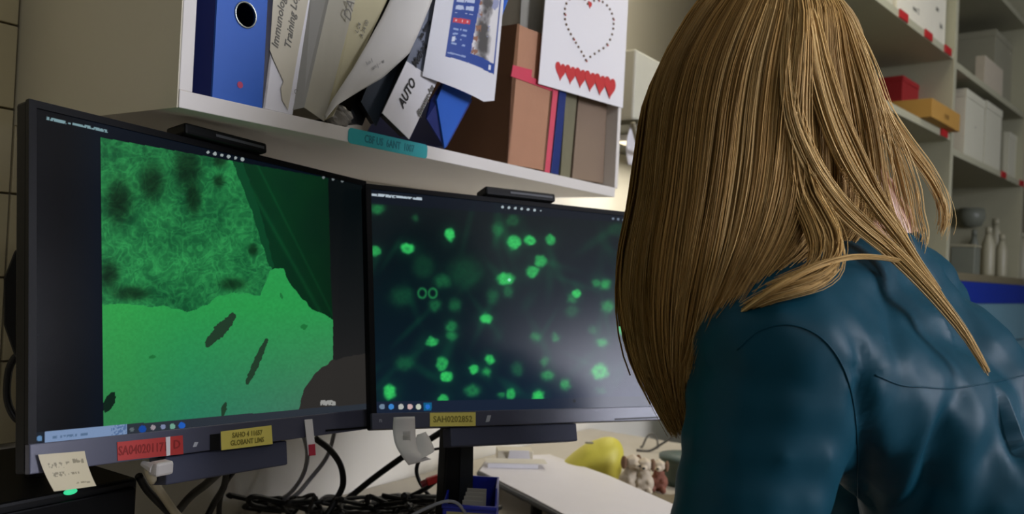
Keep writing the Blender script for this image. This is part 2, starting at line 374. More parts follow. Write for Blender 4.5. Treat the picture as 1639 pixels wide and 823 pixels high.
# 6 dark folders in the gap
SLATE = mat('slate_folder', (44, 54, 64), .5, .08, 20); DARKF = mat('black_folder', (16, 18, 22), .5)
t = thing('plastic_folder', 'dark slate folder leaning behind the tall AUTO Method tag', 'folder', P(602, 200), YAW)
obj('front_panel', MB().prism([P(578, 163, .012), P(602, 202, .012), P(722, -60, .012), P(668, -60, .012)], BACK*.0015), SLATE, t)
obj('page_block', MB().prism([P(583, 168, .015), P(602, 198, .015), P(716, -60, .015), P(674, -60, .015)], BACK*.012), DARKF, t)
t = thing('plastic_folder', 'black folder leaning furthest back in the gap under the curled sheet', 'folder', P(575, 200), YAW)
obj('front_panel', MB().prism([P(556, 196, .03), P(580, 201, .03), P(690, -60, .03), P(640, -60, .03)], BACK*.002), DARKF, t)
obj('page_block', MB().prism([P(558, 194, .034), P(578, 199, .034), P(686, -60, .034), P(645, -60, .034)], BACK*.18), DARKF, t)
t = thing('crumpled_bag', 'crumpled clear plastic scrap at the foot of the dark folders', 'bag', P(535, 200), YAW)
def crump(u, v):
    a_ = u*2*PI; b_ = v*PI; c_ = CAB.px(546, 187, .02)
    r_ = 1+.35*noise.noise(Vector((math.cos(a_)*2*math.sin(b_), math.sin(a_)*2*math.sin(b_), 3*math.cos(b_))))
    return CAB(c_[0]+.022*r_*math.cos(a_)*math.sin(b_), .025+.015*r_*math.sin(a_)*math.sin(b_), max(BT+.001, c_[1]+.016*r_*math.cos(b_)))
obj('bag', MB().grid(crump, 20, 12), mat('crumpled_plastic', (150, 146, 138), .3, .3, 60), t)
# 7 AUTO Method tag
t = thing('spine_tag', 'long white and grey spine card lettered AUTO Method, tilted over the shelf edge', 'folder', P(655, 222, -.008), YAW)
obj('title_card', MB().prism([P(612, 181, -.012), P(655, 223, -.012), P(700, 130, -.012), P(651, 98, -.012)], BACK*.0012), PAPER, t)
obj('grey_sleeve', MB().prism([P(651, 98, -.011), P(700, 130, -.011), P(768, -60, -.011), P(715, -60, -.011)], BACK*.0012), mat('sleeve', (118, 124, 138), .35, .06, 20), t, label='grey plastic sleeve')
obj('folder_body', MB().prism([P(622, 185, -.009), P(655, 218, -.009), P(752, -40, -.009), P(716, -60, -.009)], BACK*.018), DARKF, t)
def tang(p_, q_, y):                                           # angle on the plane between two pixels
    a_ = CAB.px(*p_, y); b_ = CAB.px(*q_, y); return math.atan2(b_[1]-a_[1], b_[0]-a_[0])
ang = tang((655, 222), (700, 130), -.012)
for s_, (x_, y_), sz, mm in (('AUTO', (651, 149), .0215, INK), ('Method', (671, 88), .0170, INK), ('Data  Business', (679, 48), .0080, INK), ('(Enzomyc-Ass', (680, 161), .0125, SOFTINK)):
    q_ = CAB.px(x_, y_, -.012); lettering(s_, sz, lmat(CAB, q_[0], -.0134, q_[1], ang), mm, t, shear=.15, sx=.85, bold=.0004)
# 8 blue leaning binder
t = thing('leaning_binder', 'dark blue binder leaning right behind the white poster sheet', 'binder', P(712, 236), YAW)
obj('spine', MB().prism([P(699, 160, -.004), P(712, 238, -.004), P(753, 160, -.004), P(836, -60, -.004), P(800, -60, -.004), P(722, 110, -.004)], BACK*.003), BLUE, t)
obj('cover', MB().prism([P(683, 190, .01), P(690, 160, .006), P(722, 110, -.002), P(699, 165, -.002), P(712, 237, -.002)], BACK*.003), BLUE_SHADED, t)
obj('cover', MB().prism([P(712, 234, 0), P(753, 158, 0), P(756, 160, 0), P(715, 236, 0)], BACK*.2), BLUE_SHADED, t)
# 9 poster sheet
t = thing('poster_sheet', 'white sheet printed with a blue and grey poster hanging over the leaning binder', 'paper', P(783, 171, -.02), YAW)
def pf(U, V):
    c = sheet(U, V, [(681, 121), (786, 173), (812, -62), (708, -62)], -.022, lambda u, v: .010*np.sin(PI*u)+.012*(1-v)*(u-.5))
    # the lower right corner curls up
    return c + np.array(UP)*(np.clip(U-.8, 0, 1)*np.clip(.3-V, 0, 1)*.2)[:, None]
def vnoise(x, y, seed=0):                                      # smooth value noise on numpy arrays
    xi = np.floor(x).astype(int); yi = np.floor(y).astype(int); xf = x-xi; yf = y-yi
    h = lambda a, b: (np.sin(a*127.1+b*311.7+seed*74.7)*43758.5453) % 1
    s_ = lambda t_: t_*t_*(3-2*t_); u, v = s_(xf), s_(yf)
    return (h(xi, yi)*(1-u)+h(xi+1, yi)*u)*(1-v)+(h(xi, yi+1)*(1-u)+h(xi+1, yi+1)*u)*v
def fbm(x, y, seed=0, o=4):
    r = 0; a = .5
    for k in range(o): r = r+a*vnoise(x*2**k, y*2**k, seed+k); a *= .5
    return r/(1-.5**o)
def pcol(U, V):
    c = np.full((len(U), 3), 226.); c[:, 2] = 230
    V2 = V-.02*np.sin(PI*U)
    inp = (U > .20) & (U < .94) & (V2 > .20)
    c[inp] = (24, 66, 150)
    ph = (U > .50+.12*np.clip(V2-.2, 0, 1)) & (U < .915) & (V2 > .275)
    n_ = fbm(U*9, V*16, 3); n2 = fbm(U*14+5, V*22, 8)
    g_ = 226-150*np.clip((np.exp(-((U-.67)/.15)**2)*(n_+.25)-.30)*2.4, 0, 1)
    sh = np.stack([g_, g_-2, g_-2], 1); br = (n2 > .60) & (U < .62); sh[br] = (150, 104, 80); bl = (fbm(U*6, V*10, 21) > .68); sh[bl] = (150, 156, 190)
    c[ph] = sh[ph]
    tx = (U > .24) & (U < .47+.1*(V2-.5)) & (V2 > .56) & (V2 < .98) & ((V2*17 % 1) < .55) & (vnoise(U*60, V*17, 4) > .3); c[tx] = (196, 208, 232)
    rd = (np.abs(V2-.50)*1.6 < .03) & (U > .23) & (U < .45); c[rd] = (214, 56, 66)
    rt = rd & (np.abs(V2-.50) < .009) & (vnoise(U*70, V*4, 6) > .45) & (U > .26) & (U < .42); c[rt] = (240, 210, 214)
    t2 = (U > .25) & (U < .42) & (V2 > .29) & (V2 < .44) & ((V2*26 % 1) < .4) & (vnoise(U*50, V*26, 5) > .42); c[t2] = (150, 172, 214)
    t3 = (U > .25) & (U < .29) & (V2 > .33) & (V2 < .37); c[t3] = (220, 228, 240)
    t4 = (U > .22) & (U < .45) & (np.abs(V2-.235) < .006); c[t4] = (150, 170, 210)
    lg = (U > .82) & (U < .87) & (np.abs(V2-.235) < .018); c[lg] = (220, 226, 236)
    return c
painted('sheet', pf, pcol, 110, 200, attr_mat('printed_paper', .6), t)
# 10 cardboard magazine holder
CARD = mat('brown_card', (176, 128, 98), .75, .06, 30, bump=.05); CARDD = mat('dark_card', (120, 82, 52), .8, .08, 20)
t = thing('magazine_holder', 'brown cardboard magazine holder with a pink band, standing mid shelf', 'magazine holder', P(812, 260), YAW)
obj('front_panel', MB().prism([P(812, 262), P(872, 273), P(884, 140), P(820, 118)], BACK*.003), CARD, t)
obj('upper_panel', MB().prism([P(820, 118, .006), P(884, 140, .006), P(868, 54, .006), P(846, 46, .006), P(828, 38, .006)], BACK*.003), CARD, t)
obj('side_panel', MB().prism([P(812, 262), P(820, 118), P(828, 38), P(832, 38), P(816, 262)], BACK*.25), CARDD, t)
obj('side_panel', MB().prism([P(872, 273), P(884, 140), P(868, 54), P(866, 54), P(881, 141), P(869, 272)], BACK*.25), CARDD, t)
obj('band', MB().prism([P(818, 122, YI-.002), P(884, 146, YI-.002), P(886, 137, YI-.002), P(820, 112, YI-.002)], BACK*.002), mat('pink_band', (206, 62, 86), .6), t, label='pink red paper band')
obj('band', MB().prism([P(819, 118, YI-.001), P(850, 128, YI-.001), P(852, 112, YI-.001), P(821, 104, YI-.001)], BACK*.001), MATS['pink_band'], t)
t = thing('clear_sleeve', 'clear plastic sleeve of papers standing up out of the magazine holder', 'folder', P(845, 50, .02), YAW)
obj('sleeve', MB().prism([P(829, 100, .03), P(866, 100, .03), P(876, -60, .03), P(838, -60, .03)], BACK*.002), mat('cloudy_plastic', (150, 148, 138), .35, .15, 30, stretch=(4, 4, .5)), t)
obj('page_block', MB().prism([P(832, 110, .034), P(864, 110, .034), P(872, -60, .034), P(842, -60, .034)], BACK*.15), CREAM, t)
# 11, 12 thin folders
t = thing('thin_folder', 'pink red folder standing right of the brown magazine holder', 'folder', P(872, 274), YAW)
obj('spine', MB().prism([P(872, 275), P(880, 277), P(894, 141), P(886, 139)], BACK*.22), mat('pink_folder', (214, 78, 98), .55), t, bevel=.0006)
t = thing('thin_folder', 'navy folder standing right of the pink red folder', 'folder', P(882, 277), YAW)
obj('spine', MB().prism([P(882, 277), P(894, 280), P(907, 146), P(896, 143)], BACK*.22), mat('navy_folder', (22, 44, 110), .5), t, bevel=.0006)
t = thing('plastic_wallet', 'cloudy greenish plastic wallet between the navy folder and brown box', 'folder', P(900, 281), YAW)
obj('wallet', MB().prism([P(897, 281, .02), P(912, 284, .02), P(932, 60, .02), P(912, 60, .02)], BACK*.18), mat('green_plastic', (126, 122, 98), .35, .18, 30, stretch=(6, 6, .6)), t)
t = thing('archive_box', 'brown grey archive box filling the right end of the shelf', 'box', P(940, 296, .06), YAW)
mb = MB().prism([P(916, 285, .03), P(984, 297, .03), P(996, 60, .03), P(934, 60, .03)], BACK*.28)
ab = obj('body', mb, mat('taupe_card', (136, 116, 96), .8, .08, 12), t, bevel=.001)
obj('lid', MB().prism([P(912, 60, .027), P(985, 60, .027), P(985, 20, .027), P(914, 20, .027)], BACK*.29), MATS['taupe_card'], t, bevel=.001)
# 14 white card with hearts
t = thing('heart_card', 'white card with a beaded heart outline and six red hearts, hung at shelf right end', 'card', P(995, 173, -.006), YAW)
obj('sheet', MB().prism([P(861, 134, -.003), P(996, 173, -.003), P(1008, -62, -.003), P(877, -62, -.003)], BACK*-.0012), PAPER, t)
RED = mat('red_heart', (196, 50, 52), .55)
def heart(cx, cz, s_, y, th=.001, rot=-.18):
    pts = []
    for k in range(28):
        a_ = 2*PI*k/28; X = 16*math.sin(a_)**3/16; Z = (13*math.cos(a_)-5*math.cos(2*a_)-2*math.cos(3*a_)-math.cos(4*a_))/16
        pts.append(CAB(cx+s_*(X*math.cos(rot)-Z*math.sin(rot)), y, cz+s_*(X*math.sin(rot)+Z*math.cos(rot))))
    return MB().prism(pts, BACK*-th)
for k in range(6):
    x_ = 897+k*15.6; q_ = CAB.px(x_, 112.5+k*5.2, -.0045); obj('heart', heart(q_[0], q_[1], .0195+.0012*k, -.0043-.0004*k, rot=0), RED, t)
q_ = CAB.px(944, 7, -.0045); obj('heart', heart(q_[0], q_[1], .008, -.0043, rot=0), RED, t)
HB = [(941, 6), (935, -2), (922, -6), (910, 0), (905, 12), (904, 24), (906, 37), (911, 49), (917, 60), (923, 70), (929, 80), (934, 88), (938, 96), (942, 102), (945, 91), (952, 86), (958, 82), (965, 78), (971, 72), (976, 65), (980, 55), (982, 44), (982, 32), (979, 20), (973, 10), (965, 3), (955, -1), (947, 4)]
hb = curve_pts([Vector((a_, b_, 0)) for a_, b_ in HB], 6); L = 0; last = hb[0]; dots = [hb[0]]
for p_ in hb[1:]:
    if (p_-last).length > 7.4: dots.append(p_); last = p_
BR = mat('brown_bead', (112, 84, 52), .5); 
mbr, mrr = MB(), MB()
for k, p_ in enumerate(dots):
    a_ = CAB.P(p_.x, p_.y, -.0055); loc = CAB.I @ a_
    mbr.ball(CAB, (loc.x, loc.y, loc.z), (.0034, .0016, .0026), 8, 5)
    if k % 5 == 2: mrr.ball(CAB, (loc.x+.002, loc.y-.001, loc.z-.002), (.0022, .0014, .002), 8, 5)
obj('beads', mbr, BR, t, smooth=True, kind='stuff', label='brown beads glued in a heart outline'); obj('red_beads', mrr, RED, t, smooth=True, kind='stuff')

# ------------------------------------------------------------------ monitors
def tint_screen1(px, py):
    n = len(px); c = np.zeros((n, 3))
    # black desktop at the left, navy window edge
    k = np.clip((px-100)/55, 0, 1)[:, None]; c[:] = (3, 4, 6)*(1-k)+(5, 13, 24)*k
    def inside(poly):
        r = np.zeros(n, bool); m_ = len(poly)
        for i in range(m_):
            x0, y0 = poly[i]; x1, y1 = poly[(i+1) % m_]
            if y0 == y1: continue
            t_ = ((y0 > wy) != (y1 > wy)) & (wx < (x1-x0)*(wy-y0)/(y1-y0)+x0); r ^= t_
        return r
    wx = px+3*(vnoise(px/9, py/9, 1)-.5); wy = py+5*(vnoise(px/12, py/12, 2)-.5)
    right = px > 528; c[right] = (16, 17, 18)
    lum = np.clip((py-330)/330, 0, 1)[:, None]; c = np.where(((px > 524))[:, None], np.array([6., 12, 14])*(1-lum)+np.array([42, 40, 40.])*lum, c)  # reflected room glare put into the screen colour, greyer downward
    wx_, wy_ = wx, wy; wx, wy = px, py
    img = inside([(161, 220), (525, 285), (529, 430), (533, 515), (533, 576), (478, 664), (166, 682)])
    wx, wy = wx_, wy_
    c[img] = (8, 46, 30)
    f1 = fbm(px/42, py/42, 11); f2 = fbm(px/11, py/11, 5); f3 = np.abs(fbm(px/15, py/15, 9)-.5)*2
    dk = inside([(365, 240), (525, 280), (540, 520), (490, 492), (456, 442), (430, 425), (400, 330)])
    st = np.exp(-((px-(395+(py-290)*.56))/3.5)**2)*.35+np.exp(-((px-(425+(py-290)*.50))/2)**2)*.3
    cd_ = np.stack([8+10*st, 44+46*st+10*f1, 28+22*st], 1)*(1-.25*np.clip((px-440)/90, 0, 1))[:, None]; c[dk & img] = cd_[dk & img]
    edge = inside([(365, 240), (400, 330), (430, 425), (440, 430), (420, 350), (383, 246)])
    c[edge & img] = (12, 66, 38)
    ts = inside([(150, 200), (368, 240), (402, 330), (434, 420), (438, 440), (418, 476), (380, 468), (352, 474), (330, 488), (300, 499), (262, 491), (200, 489), (150, 486)]) & ~dk
    r1 = 1-np.abs(fbm(px/13+3*vnoise(px/20, py/20, 31), py/13+3*vnoise(px/20, py/20, 32), 33, 3)-.5)*7; r2 = 1-np.abs(fbm(px/8, py/8, 41, 3)-.5)*7
    mix = np.clip(.30+.34*np.clip(r1, 0, 1)+.22*np.clip(r2, 0, 1)+.9*(f1-.5)+.35*(f2-.5), 0, 1)[:, None]
    tc_ = np.array([16, 76, 44.])*(1-mix)+np.array([48, 150, 80.])*mix
    bl = sum(np.exp(-(((px-a)/r)**2+((py-b)/s_)**2)**1.5) for a, b, r, s_ in ((190, 322, 22, 36), (243, 292, 20, 30), (300, 268, 22, 38), (352, 258, 12, 10), (310, 320, 12, 24), (175, 440, 16, 22), (372, 455, 22, 10), (350, 290, 9, 10), (210, 470, 30, 12), (405, 400, 8, 10)))
    tc_ = tc_*(1-.55*np.clip(bl, 0, 1))[:, None]; c[ts & img] = tc_[ts & img]
    br = inside([(140, 486), (200, 488), (262, 491), (300, 499), (330, 488), (352, 474), (380, 468), (418, 474), (431, 436), (440, 431), (453, 431), (462, 452), (478, 472), (500, 495), (545, 520), (545, 576), (505, 598), (485, 630), (476, 670), (140, 690)])
    g1 = np.clip((py-490)/190, 0, 1); g2 = np.clip((px-300)/230, 0, 1); g3 = np.clip((px-200)/100, 0, 1)
    cb_ = np.stack([42+28*g2*g1+6*(1-g3), 150-30*g1-12*g2*g1+6*(1-g3), 74+18*g1*g3+2*g2], 1)
    cb_ *= (1+.07*(vnoise(px/3, py/3, 3)-.5))[:, None]; c[br & img] = cb_[br & img]
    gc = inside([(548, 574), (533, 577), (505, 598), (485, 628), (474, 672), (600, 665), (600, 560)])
    c[gc] = (46, 44, 42)  # lower right corner: glare painted as grey screen colour
    def seg(x0, y0, x1, y1, w_):
        d = np.array([x1-x0, y1-y0]); L_ = np.hypot(*d); t_ = np.clip(((px-x0)*d[0]+(py-y0)*d[1])/L_**2, 0, 1)
        ww = w_*(.35+.65*np.sin(PI*np.clip(t_*.8+.12, 0, 1)))*(1+.5*(vnoise(px/4, py/4, 7)-.5)); return np.hypot(px-x0-t_*d[0], py-y0-t_*d[1]) < ww
    for a in ((333, 550, 373, 506, 9.5), (396, 612, 427, 544, 5.5), (356, 664, 361, 646, 4)): c[seg(*a)] = (34, 60, 42)
    for a in ((484, 523, 490, 523, 5), (449, 470, 452, 478, 2), (240, 572, 248, 571, 3.5)): c[seg(*a)] = (30, 112, 56)
    c[seg(170, 655, 180, 632, 9) & (px > 160)] = (8, 34, 22)
    # title and icon rows
    ty = py-(189.5+(px-75)*.213)
    c[(np.abs(ty) < 2.2) & (px > 74) & (px < 172) & (vnoise(px/2.2, py/3, 2) > .3)] = (120, 150, 156)
    c[np.hypot(px-54, py-184) < 3.5] = (110, 116, 124)
    for k in range(6):
        x_ = 333+k*11; c[np.hypot(px-x_, (py-(244+k*2.2))) < 2.4+(k % 2)*.6] = (150, 160, 160)
    for k in range(3): c[np.hypot(px-(518+k*15), py-(284+k*3)) < 2.2] = (110, 118, 120)
    # task bar
    top = 691-(px-70)*.087; bot = 712.5-(px-72)*.097
    tb = (py > top) & (py < bot+3) & (px > 50); c[tb] = (16, 24, 34)
    gl = tb & (px > 205); c[gl] = (44, 50, 58)
    c[tb & (px > 71) & (px < 203) & (py < bot)] = (120, 143, 178); c[tb & (px > 178) & (px < 202) & (py < bot) & ((vnoise(px/2, py/2, 3) > .5))] = (84, 110, 150)
    c[tb & (px > 84) & (px < 140) & (np.abs(py-(701-(px-72)*.09)) < 2.2) & (vnoise(px/2, py/4, 5) > .45)] = (84, 108, 138)
    c[np.hypot(px-63, py-702) < 4.5] = (90, 130, 170)
    for x_, y_, r_, cc in ((211, 687.5, 3.5, (90, 100, 104)), (228, 687, 6, (24, 70, 150)), (245, 684.5, 4, (150, 140, 146)), (261, 683.5, 4, (120, 130, 160)), (276, 682.5, 4.5, (110, 160, 140)), (291, 681.5, 5.5, (34, 90, 180))): c[np.hypot(px-x_, py-y_) < r_] = cc
    c[(px > 513) & (px < 537) & (py > 641) & (py < 649) & (vnoise(px/3, py/3, 3) > .25)] = (150, 150, 146)
    return c
CELLS = [(50,112,22,.5),(175,143,14,.25),(43,252,20,.7),(148,242,22,1),(288,198,22,1),(500,222,26,.9),(553,216,20,1),(620,214,20,.75),(587,285,24,.7),(560,320,24,.85),(472,344,28,.9),(705,390,17,.95),(772,358,16,.5),(800,360,20,.6),(858,340,18,.5),(810,434,24,.6),(407,474,21,1),(858,508,20,.9),(293,500,22,.5),(295,530,20,.45),(230,549,20,.8),(637,535,16,.5),(570,535,18,.4),(790,552,18,.6),(758,512,16,.3),(420,608,20,.9),(367,641,18,.9),(262,622,24,.75),(410,650,16,.6),(277,664,22,.95),(362,710,24,.5),(90,716,26,1),(265,740,20,.8),(458,725,13,.5),(490,722,18,.75),(580,728,23,.95),(610,660,20,.6),(600,615,18,.4),(668,691,20,.6),(782,648,32,.85),(785,712,18,.2),(445,180,22,.3),(495,150,22,.3),(265,350,30,.3),(305,430,24,.3),(240,430,22,.35),(690,450,24,.25),(430,400,26,.25),(480,385,20,.3),(130,400,40,.2),(840,180,30,.15),(200,300,40,.18),(340,320,60,.18),(140,620,30,.25),(510,640,24,.3),(690,410,18,.4)]
def tint_screen2(px, py):
    n = len(px); X = (px-580)*2.058; Y = (py-280)*2.058
    g = np.clip((Y-150)/600, 0, 1); h = np.clip((X-300)/700, 0, 1)
    c = np.stack([3+9*g+14*g*h, 16+14*g+6*g*h, 20+22*g+26*g*h], 1)  # lilac glare toward the lower right put into the background colour
    hz = .0*X
    r2 = np.random.default_rng(3)
    for k in range(46):                                         # dim elongated cells
        a, b = r2.uniform(20, 900), r2.uniform(110, 740); th = r2.uniform(.3, 2.6); L_ = r2.uniform(30, 90); w_ = r2.uniform(9, 20); s_ = r2.uniform(.08, .28)
        u = (X-a)*math.cos(th)+(Y-b)*math.sin(th); v = -(X-a)*math.sin(th)+(Y-b)*math.cos(th); hz = hz+s_*np.exp(-((u/L_)**2+(v/w_)**2)**1.2)
    hz = hz*(.7+.6*fbm(X/40, Y/40, 4))
    hi = .0*X; wx = X+7*(vnoise(X/14, Y/14, 5)-.5); wy = Y+7*(vnoise(X/14, Y/14, 6)-.5)
    for k, (a, b, r_, s_) in enumerate(CELLS):
        el = .85+.3*((k*37) % 10)/10; d = np.hypot((wx-a)*el, (wy-b)/el)/r_
        soft = 3 if s_ > .6 else 1.6
        core = np.exp(-(d/.9)**(2*soft)); ringy = 1-.25*np.exp(-(d/.35)**2)*(k % 3 == 0)
        hi = np.maximum(hi, s_*core*ringy); hz = hz+.35*s_*np.exp(-(d/1.45)**2)
    for a in (197, 232): d = np.hypot(X-a, (Y-390)*.85); hi = np.maximum(hi, .5*np.exp(-((d-13)/4)**2))
    hi = hi*(.86+.28*vnoise(X/6, Y/6, 8))
    hz = np.clip(hz, 0, 1)[:, None]; hi = np.clip(hi, 0, 1)[:, None]
    c = c*(1-.5*hz)+np.array([14, 96, 50.])*hz; c = c*(1-hi)+np.array([52, 196, 96.])*hi
    top = Y < 92+X*.075; c[top] = c[top]*.35+np.array([4, 9, 20])
    ty = Y-(62+X*.09); c[(np.abs(ty) < 4) & (X > 24) & (X < 196) & (vnoise(X/5, Y/6, 2) > .25)] = (176, 190, 200)
    for k in range(7): c[np.hypot(X-(462+k*21), Y-(106+k*2)) < 4.5-(k == 6)*2] = (170, 184, 190)
    for k in range(4): c[np.hypot(X-(826+k*17), Y-(144+k*2)) < 4] = (110, 124, 140)
    tb = Y > 748+(X-40)*-.02
    c[tb] = (26, 36, 54)
    for x_, cc in ((65, (110, 130, 150)), (95, (60, 130, 200)), (127, (176, 180, 176)), (157, (200, 170, 170)), (185, (190, 196, 180)), (215, (40, 110, 200))):
        c[np.hypot(X-x_, Y-764) < 9] = cc
    c[(np.abs(X-215) < 13) & (np.abs(Y-764) < 13) & (np.hypot(X-215, Y-764) >= 8)] = (20, 90, 130)
    c[(np.hypot((X-484), (Y-346)) < 5)] = (150, 230, 200); c[np.hypot(X-698, Y-745) < 5] = (14, 18, 24)
    return c
def screen_part(F, W_, H_, bl, br_, bt, bb, tint, parent, nu, nv, em):
    x0, x1, z0, z1 = -W_/2+bl, W_/2-br_, -H_/2+bb, H_/2-bt; Mx = np.array(F.M); Rt = np.array(RC).T; cc = np.array(CAM)
    def fn(U, V):
        L_ = np.stack([x0+(x1-x0)*U, np.full(len(U), -.0004), z0+(z1-z0)*V], 1); return L_ @ Mx[:3, :3].T+Mx[:3, 3]
    def col(U, V):
        q = (fn(U, V)-cc) @ Rt.T; return tint(819.5+FPX*q[:, 0]/-q[:, 2], 411.5-FPX*q[:, 1]/-q[:, 2])
    return painted('screen', fn, col, nu, nv, attr_mat('screen_panel', .20, em, False, spec=.15), parent)
def monitor(F, W_, H_, label, bb, tint, topbar, soundbar, nuv):
    t = thing('monitor', label, 'monitor', (0, 0, 0), M=F.M.copy())
    bz = .008
    m_ = MB(); th = .022
    obj('back_shell', MB().box(F, -W_/2, W_/2, .002, th, -H_/2, H_/2), BEZELD, t, bevel=.003)
    obj('back_bulge', MB().box(F, -W_/2+.1, W_/2-.1, th, th+.028, -H_/2+.07, H_/2-.07), BEZELD, t, bevel=.012)
    obj('side_bezel', MB().box(F, -W_/2, -W_/2+bz, -.002, .004, -H_/2+bb, H_/2-bz), BEZELD, t)
    obj('side_bezel', MB().box(F, W_/2-bz, W_/2, -.002, .004, -H_/2+bb, H_/2-bz), BEZELD, t)
    obj('top_bezel', MB().box(F, -W_/2, W_/2, -.002, .004, H_/2-bz, H_/2), BEZELD, t)
    bbz = obj('bottom_bezel', MB().box(F, -W_/2, W_/2, -.0045, .004, -H_/2, -H_/2+bb), BEZEL, t, bevel=.001)
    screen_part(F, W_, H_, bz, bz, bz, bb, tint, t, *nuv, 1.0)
    (a_, b_), (c_, d_) = topbar
    xa, za = F.px(a_, b_, -.004); xb, zb = F.px(c_, d_, -.004)
    wb = thing('webcam_bar', 'slim black sensor bar clipped on top of the '+('left' if F is M1 else 'right')+' monitor', 'webcam', F(0, 0, 0), M=F.M @ Matrix.Translation(((xa+xb)/2, 0, H_/2)))
    obj('housing', MB().box(F, xa, xb, -.012, .024, H_/2+.0008, H_/2+.0150), BLACK, wb, bevel=.003)
    obj('grille', MB().box(F, xa+.045, xb-.006, -.0128, -.011, H_/2+.006, H_/2+.0095), mat('bar_grille', (84, 86, 90), .4), wb)
    (a_, b_), (c_, d_), top = soundbar
    xa, za = F.px(a_, b_, .0); xb, zb = F.px(c_, d_, .0)
    sb = thing('soundbar', 'slate grey speaker bar hanging under the '+('left' if F is M1 else 'right')+' monitor', 'speaker', F(0, 0, 0), M=F.M @ Matrix.Translation(((xa+xb)/2, 0, -H_/2)))
    zz = min(za, zb)
    obj('housing', MB().box(F, xa, xb, .0, .03, zz, -H_/2-.0008), mat('speaker_fabric', (66, 70, 92), .6, .06, 200), sb, bevel=.002)
    t_b[t.name] = bbz
    return t
t_b = {}
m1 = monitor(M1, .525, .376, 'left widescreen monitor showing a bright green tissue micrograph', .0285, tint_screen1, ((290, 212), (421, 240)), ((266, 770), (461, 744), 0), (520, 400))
m2 = monitor(M2, .535, .366, 'right widescreen monitor showing scattered glowing green cells', .0225, tint_screen2, ((775, 318), (886, 326)), ((722, 708), (925, 706), 0), (520, 380))
# mounts
obj('wall_mount', MB().box(M1, -.04, .04, .045, .10, -.05, .05), BLACK, m1, bevel=.004)
px_, pz_ = -.01, 0
back1 = M1(0, .09, 0); inw = CAB.I @ back1
obj('mount_arm', MB().tube([back1, CAB(inw.x, inw.y+.06, inw.z), CAB(inw.x+.02, WY-.01, inw.z)], .018, 12), BLACK, m1)
COLM = mat('stand_metal', (20, 27, 34), .45)
ct = M2.P(736, 690, .05); cbm = und(731, 830, ct.y-.02)
stx = M2(0, .05, 0)
def F2(x, y, z): return Frame(Matrix.Translation((ct.x, ct.y, 0)) @ Matrix.Rotation(.4998, 4, 'Z'))(x, y, z)
obj('stand_column', MB().prism([F2(-.024, -.002, DESK_Z+.012), F2(.026, -.002, DESK_Z+.012), F2(.020, .0, 1.10), F2(-.020, .0, 1.10)], F2(0, .03, 0)-F2(0, 0, 0)), BLACK, m2, bevel=.003)
obj('cable_cover', MB().prism([F2(.004, -.004, DESK_Z+.012), F2(.030, -.004, DESK_Z+.012), F2(.022, -.002, .99), F2(.002, -.002, .99)], F2(0, .004, 0)-F2(0, 0, 0)), COLM, m2)
obj('stand_neck', MB().box(F2, -.018, .10, .0, .028, 1.07, 1.16), BLACK, m2, bevel=.003)
obj('stand_base', MB().box(F2, -.11, .12, -.07, .10, DESK_Z, DESK_Z+.012), BLACK, m2, bevel=.005)
# bezel marks, slots
def decal(F, poly, m, parent, name, y=-.0047, th=.0006, label=None):
    return obj(name, MB().prism([F.P(a_, b_, y) for a_, b_ in poly], F(0, -th, 0)-F(0, 0, 0)), m, parent, label=label)
SILV = mat('silver_print', (190, 194, 204), .4)
decal(M1, [(308, 716), (311, 708), (317, 708), (314, 715)], SILV, t_b[m1.name], 'emblem')
decal(M2, [(777, 676), (780, 665), (786, 665), (783, 675)], SILV, t_b[m2.name], 'emblem')
decal(M1, [(521, 691), (521, 688), (597, 682), (597, 685)], BLACK, t_b[m1.name], 'slot')
decal(M2, [(984, 672.5), (984, 670), (1054, 667), (1054, 669.5)], BLACK, t_b[m2.name], 'slot')
q_ = M2.px(609, 673, -.005); lettering('n', .009, lmat(M2, q_[0], -.0055, q_[1]), SILV, t_b[m2.name])
# labels on the bezels
def bez_label(F, poly, m, name, label, lines, ink, sz, side, y=-.0047):
    pts = [F.P(a_, b_, y) for a_, b_ in poly]; t = thing(name, label, 'label', pts[0], M=Matrix.Translation(pts[0]))
    tp = obj('tape', MB().prism(pts, F(0, -.0006, 0)-F(0, 0, 0)), m, t)
    for s_, (cx, cy), w_ in lines:
        q_ = F.px(cx, cy, y-.0006); a_ = F.px(poly[0][0], poly[0][1], y); b_ = F.px(poly[1][0], poly[1][1], y)
        lettering(s_, sz, lmat(F, q_[0], y-.0009, q_[1], math.atan2(b_[1]-a_[1], b_[0]-a_[0])), ink, tp, sx=w_, bold=.0002)
    return t
REDT = mat('red_tape', (190, 52, 48), .5, .05, 60); YEL = mat('yellow_tape', (240, 226, 116), .5, .04, 60)
t = bez_label(M1, [(188, 738), (293, 727), (292, 697), (187, 708)], REDT, 'asset_label', 'red label with a white stripe stuck under the left screen', [('SA040201171', (230, 719), .8), ('D', (283, 712), 1)], mat('dark_red_ink', (146, 36, 34), .7), .0135, 0)
obj('stripe', MB().prism([M1.P(a_, b_, -.0054) for a_, b_ in ((266, 730), (272, 729), (272, 699), (265, 700))], M1(0, -.0006, 0)-M1(0, 0, 0)), PAPER, t)
YINK = mat('olive_ink', (142, 132, 52), .7)
bez_label(M1, [(354, 721), (436, 711), (434, 681), (353, 691)], YEL, 'asset_label', 'two line yellow label stuck under the left screen', [('SAHO 4 11657', (396, 695), .9), ('GLOBANT LIMS', (396, 707), .9)], YINK, .0085, 0)
decal(M1, [(336, 722), (352, 720), (352, 694), (336, 696)], BLACK, t_b[m1.name], 'socket_panel')
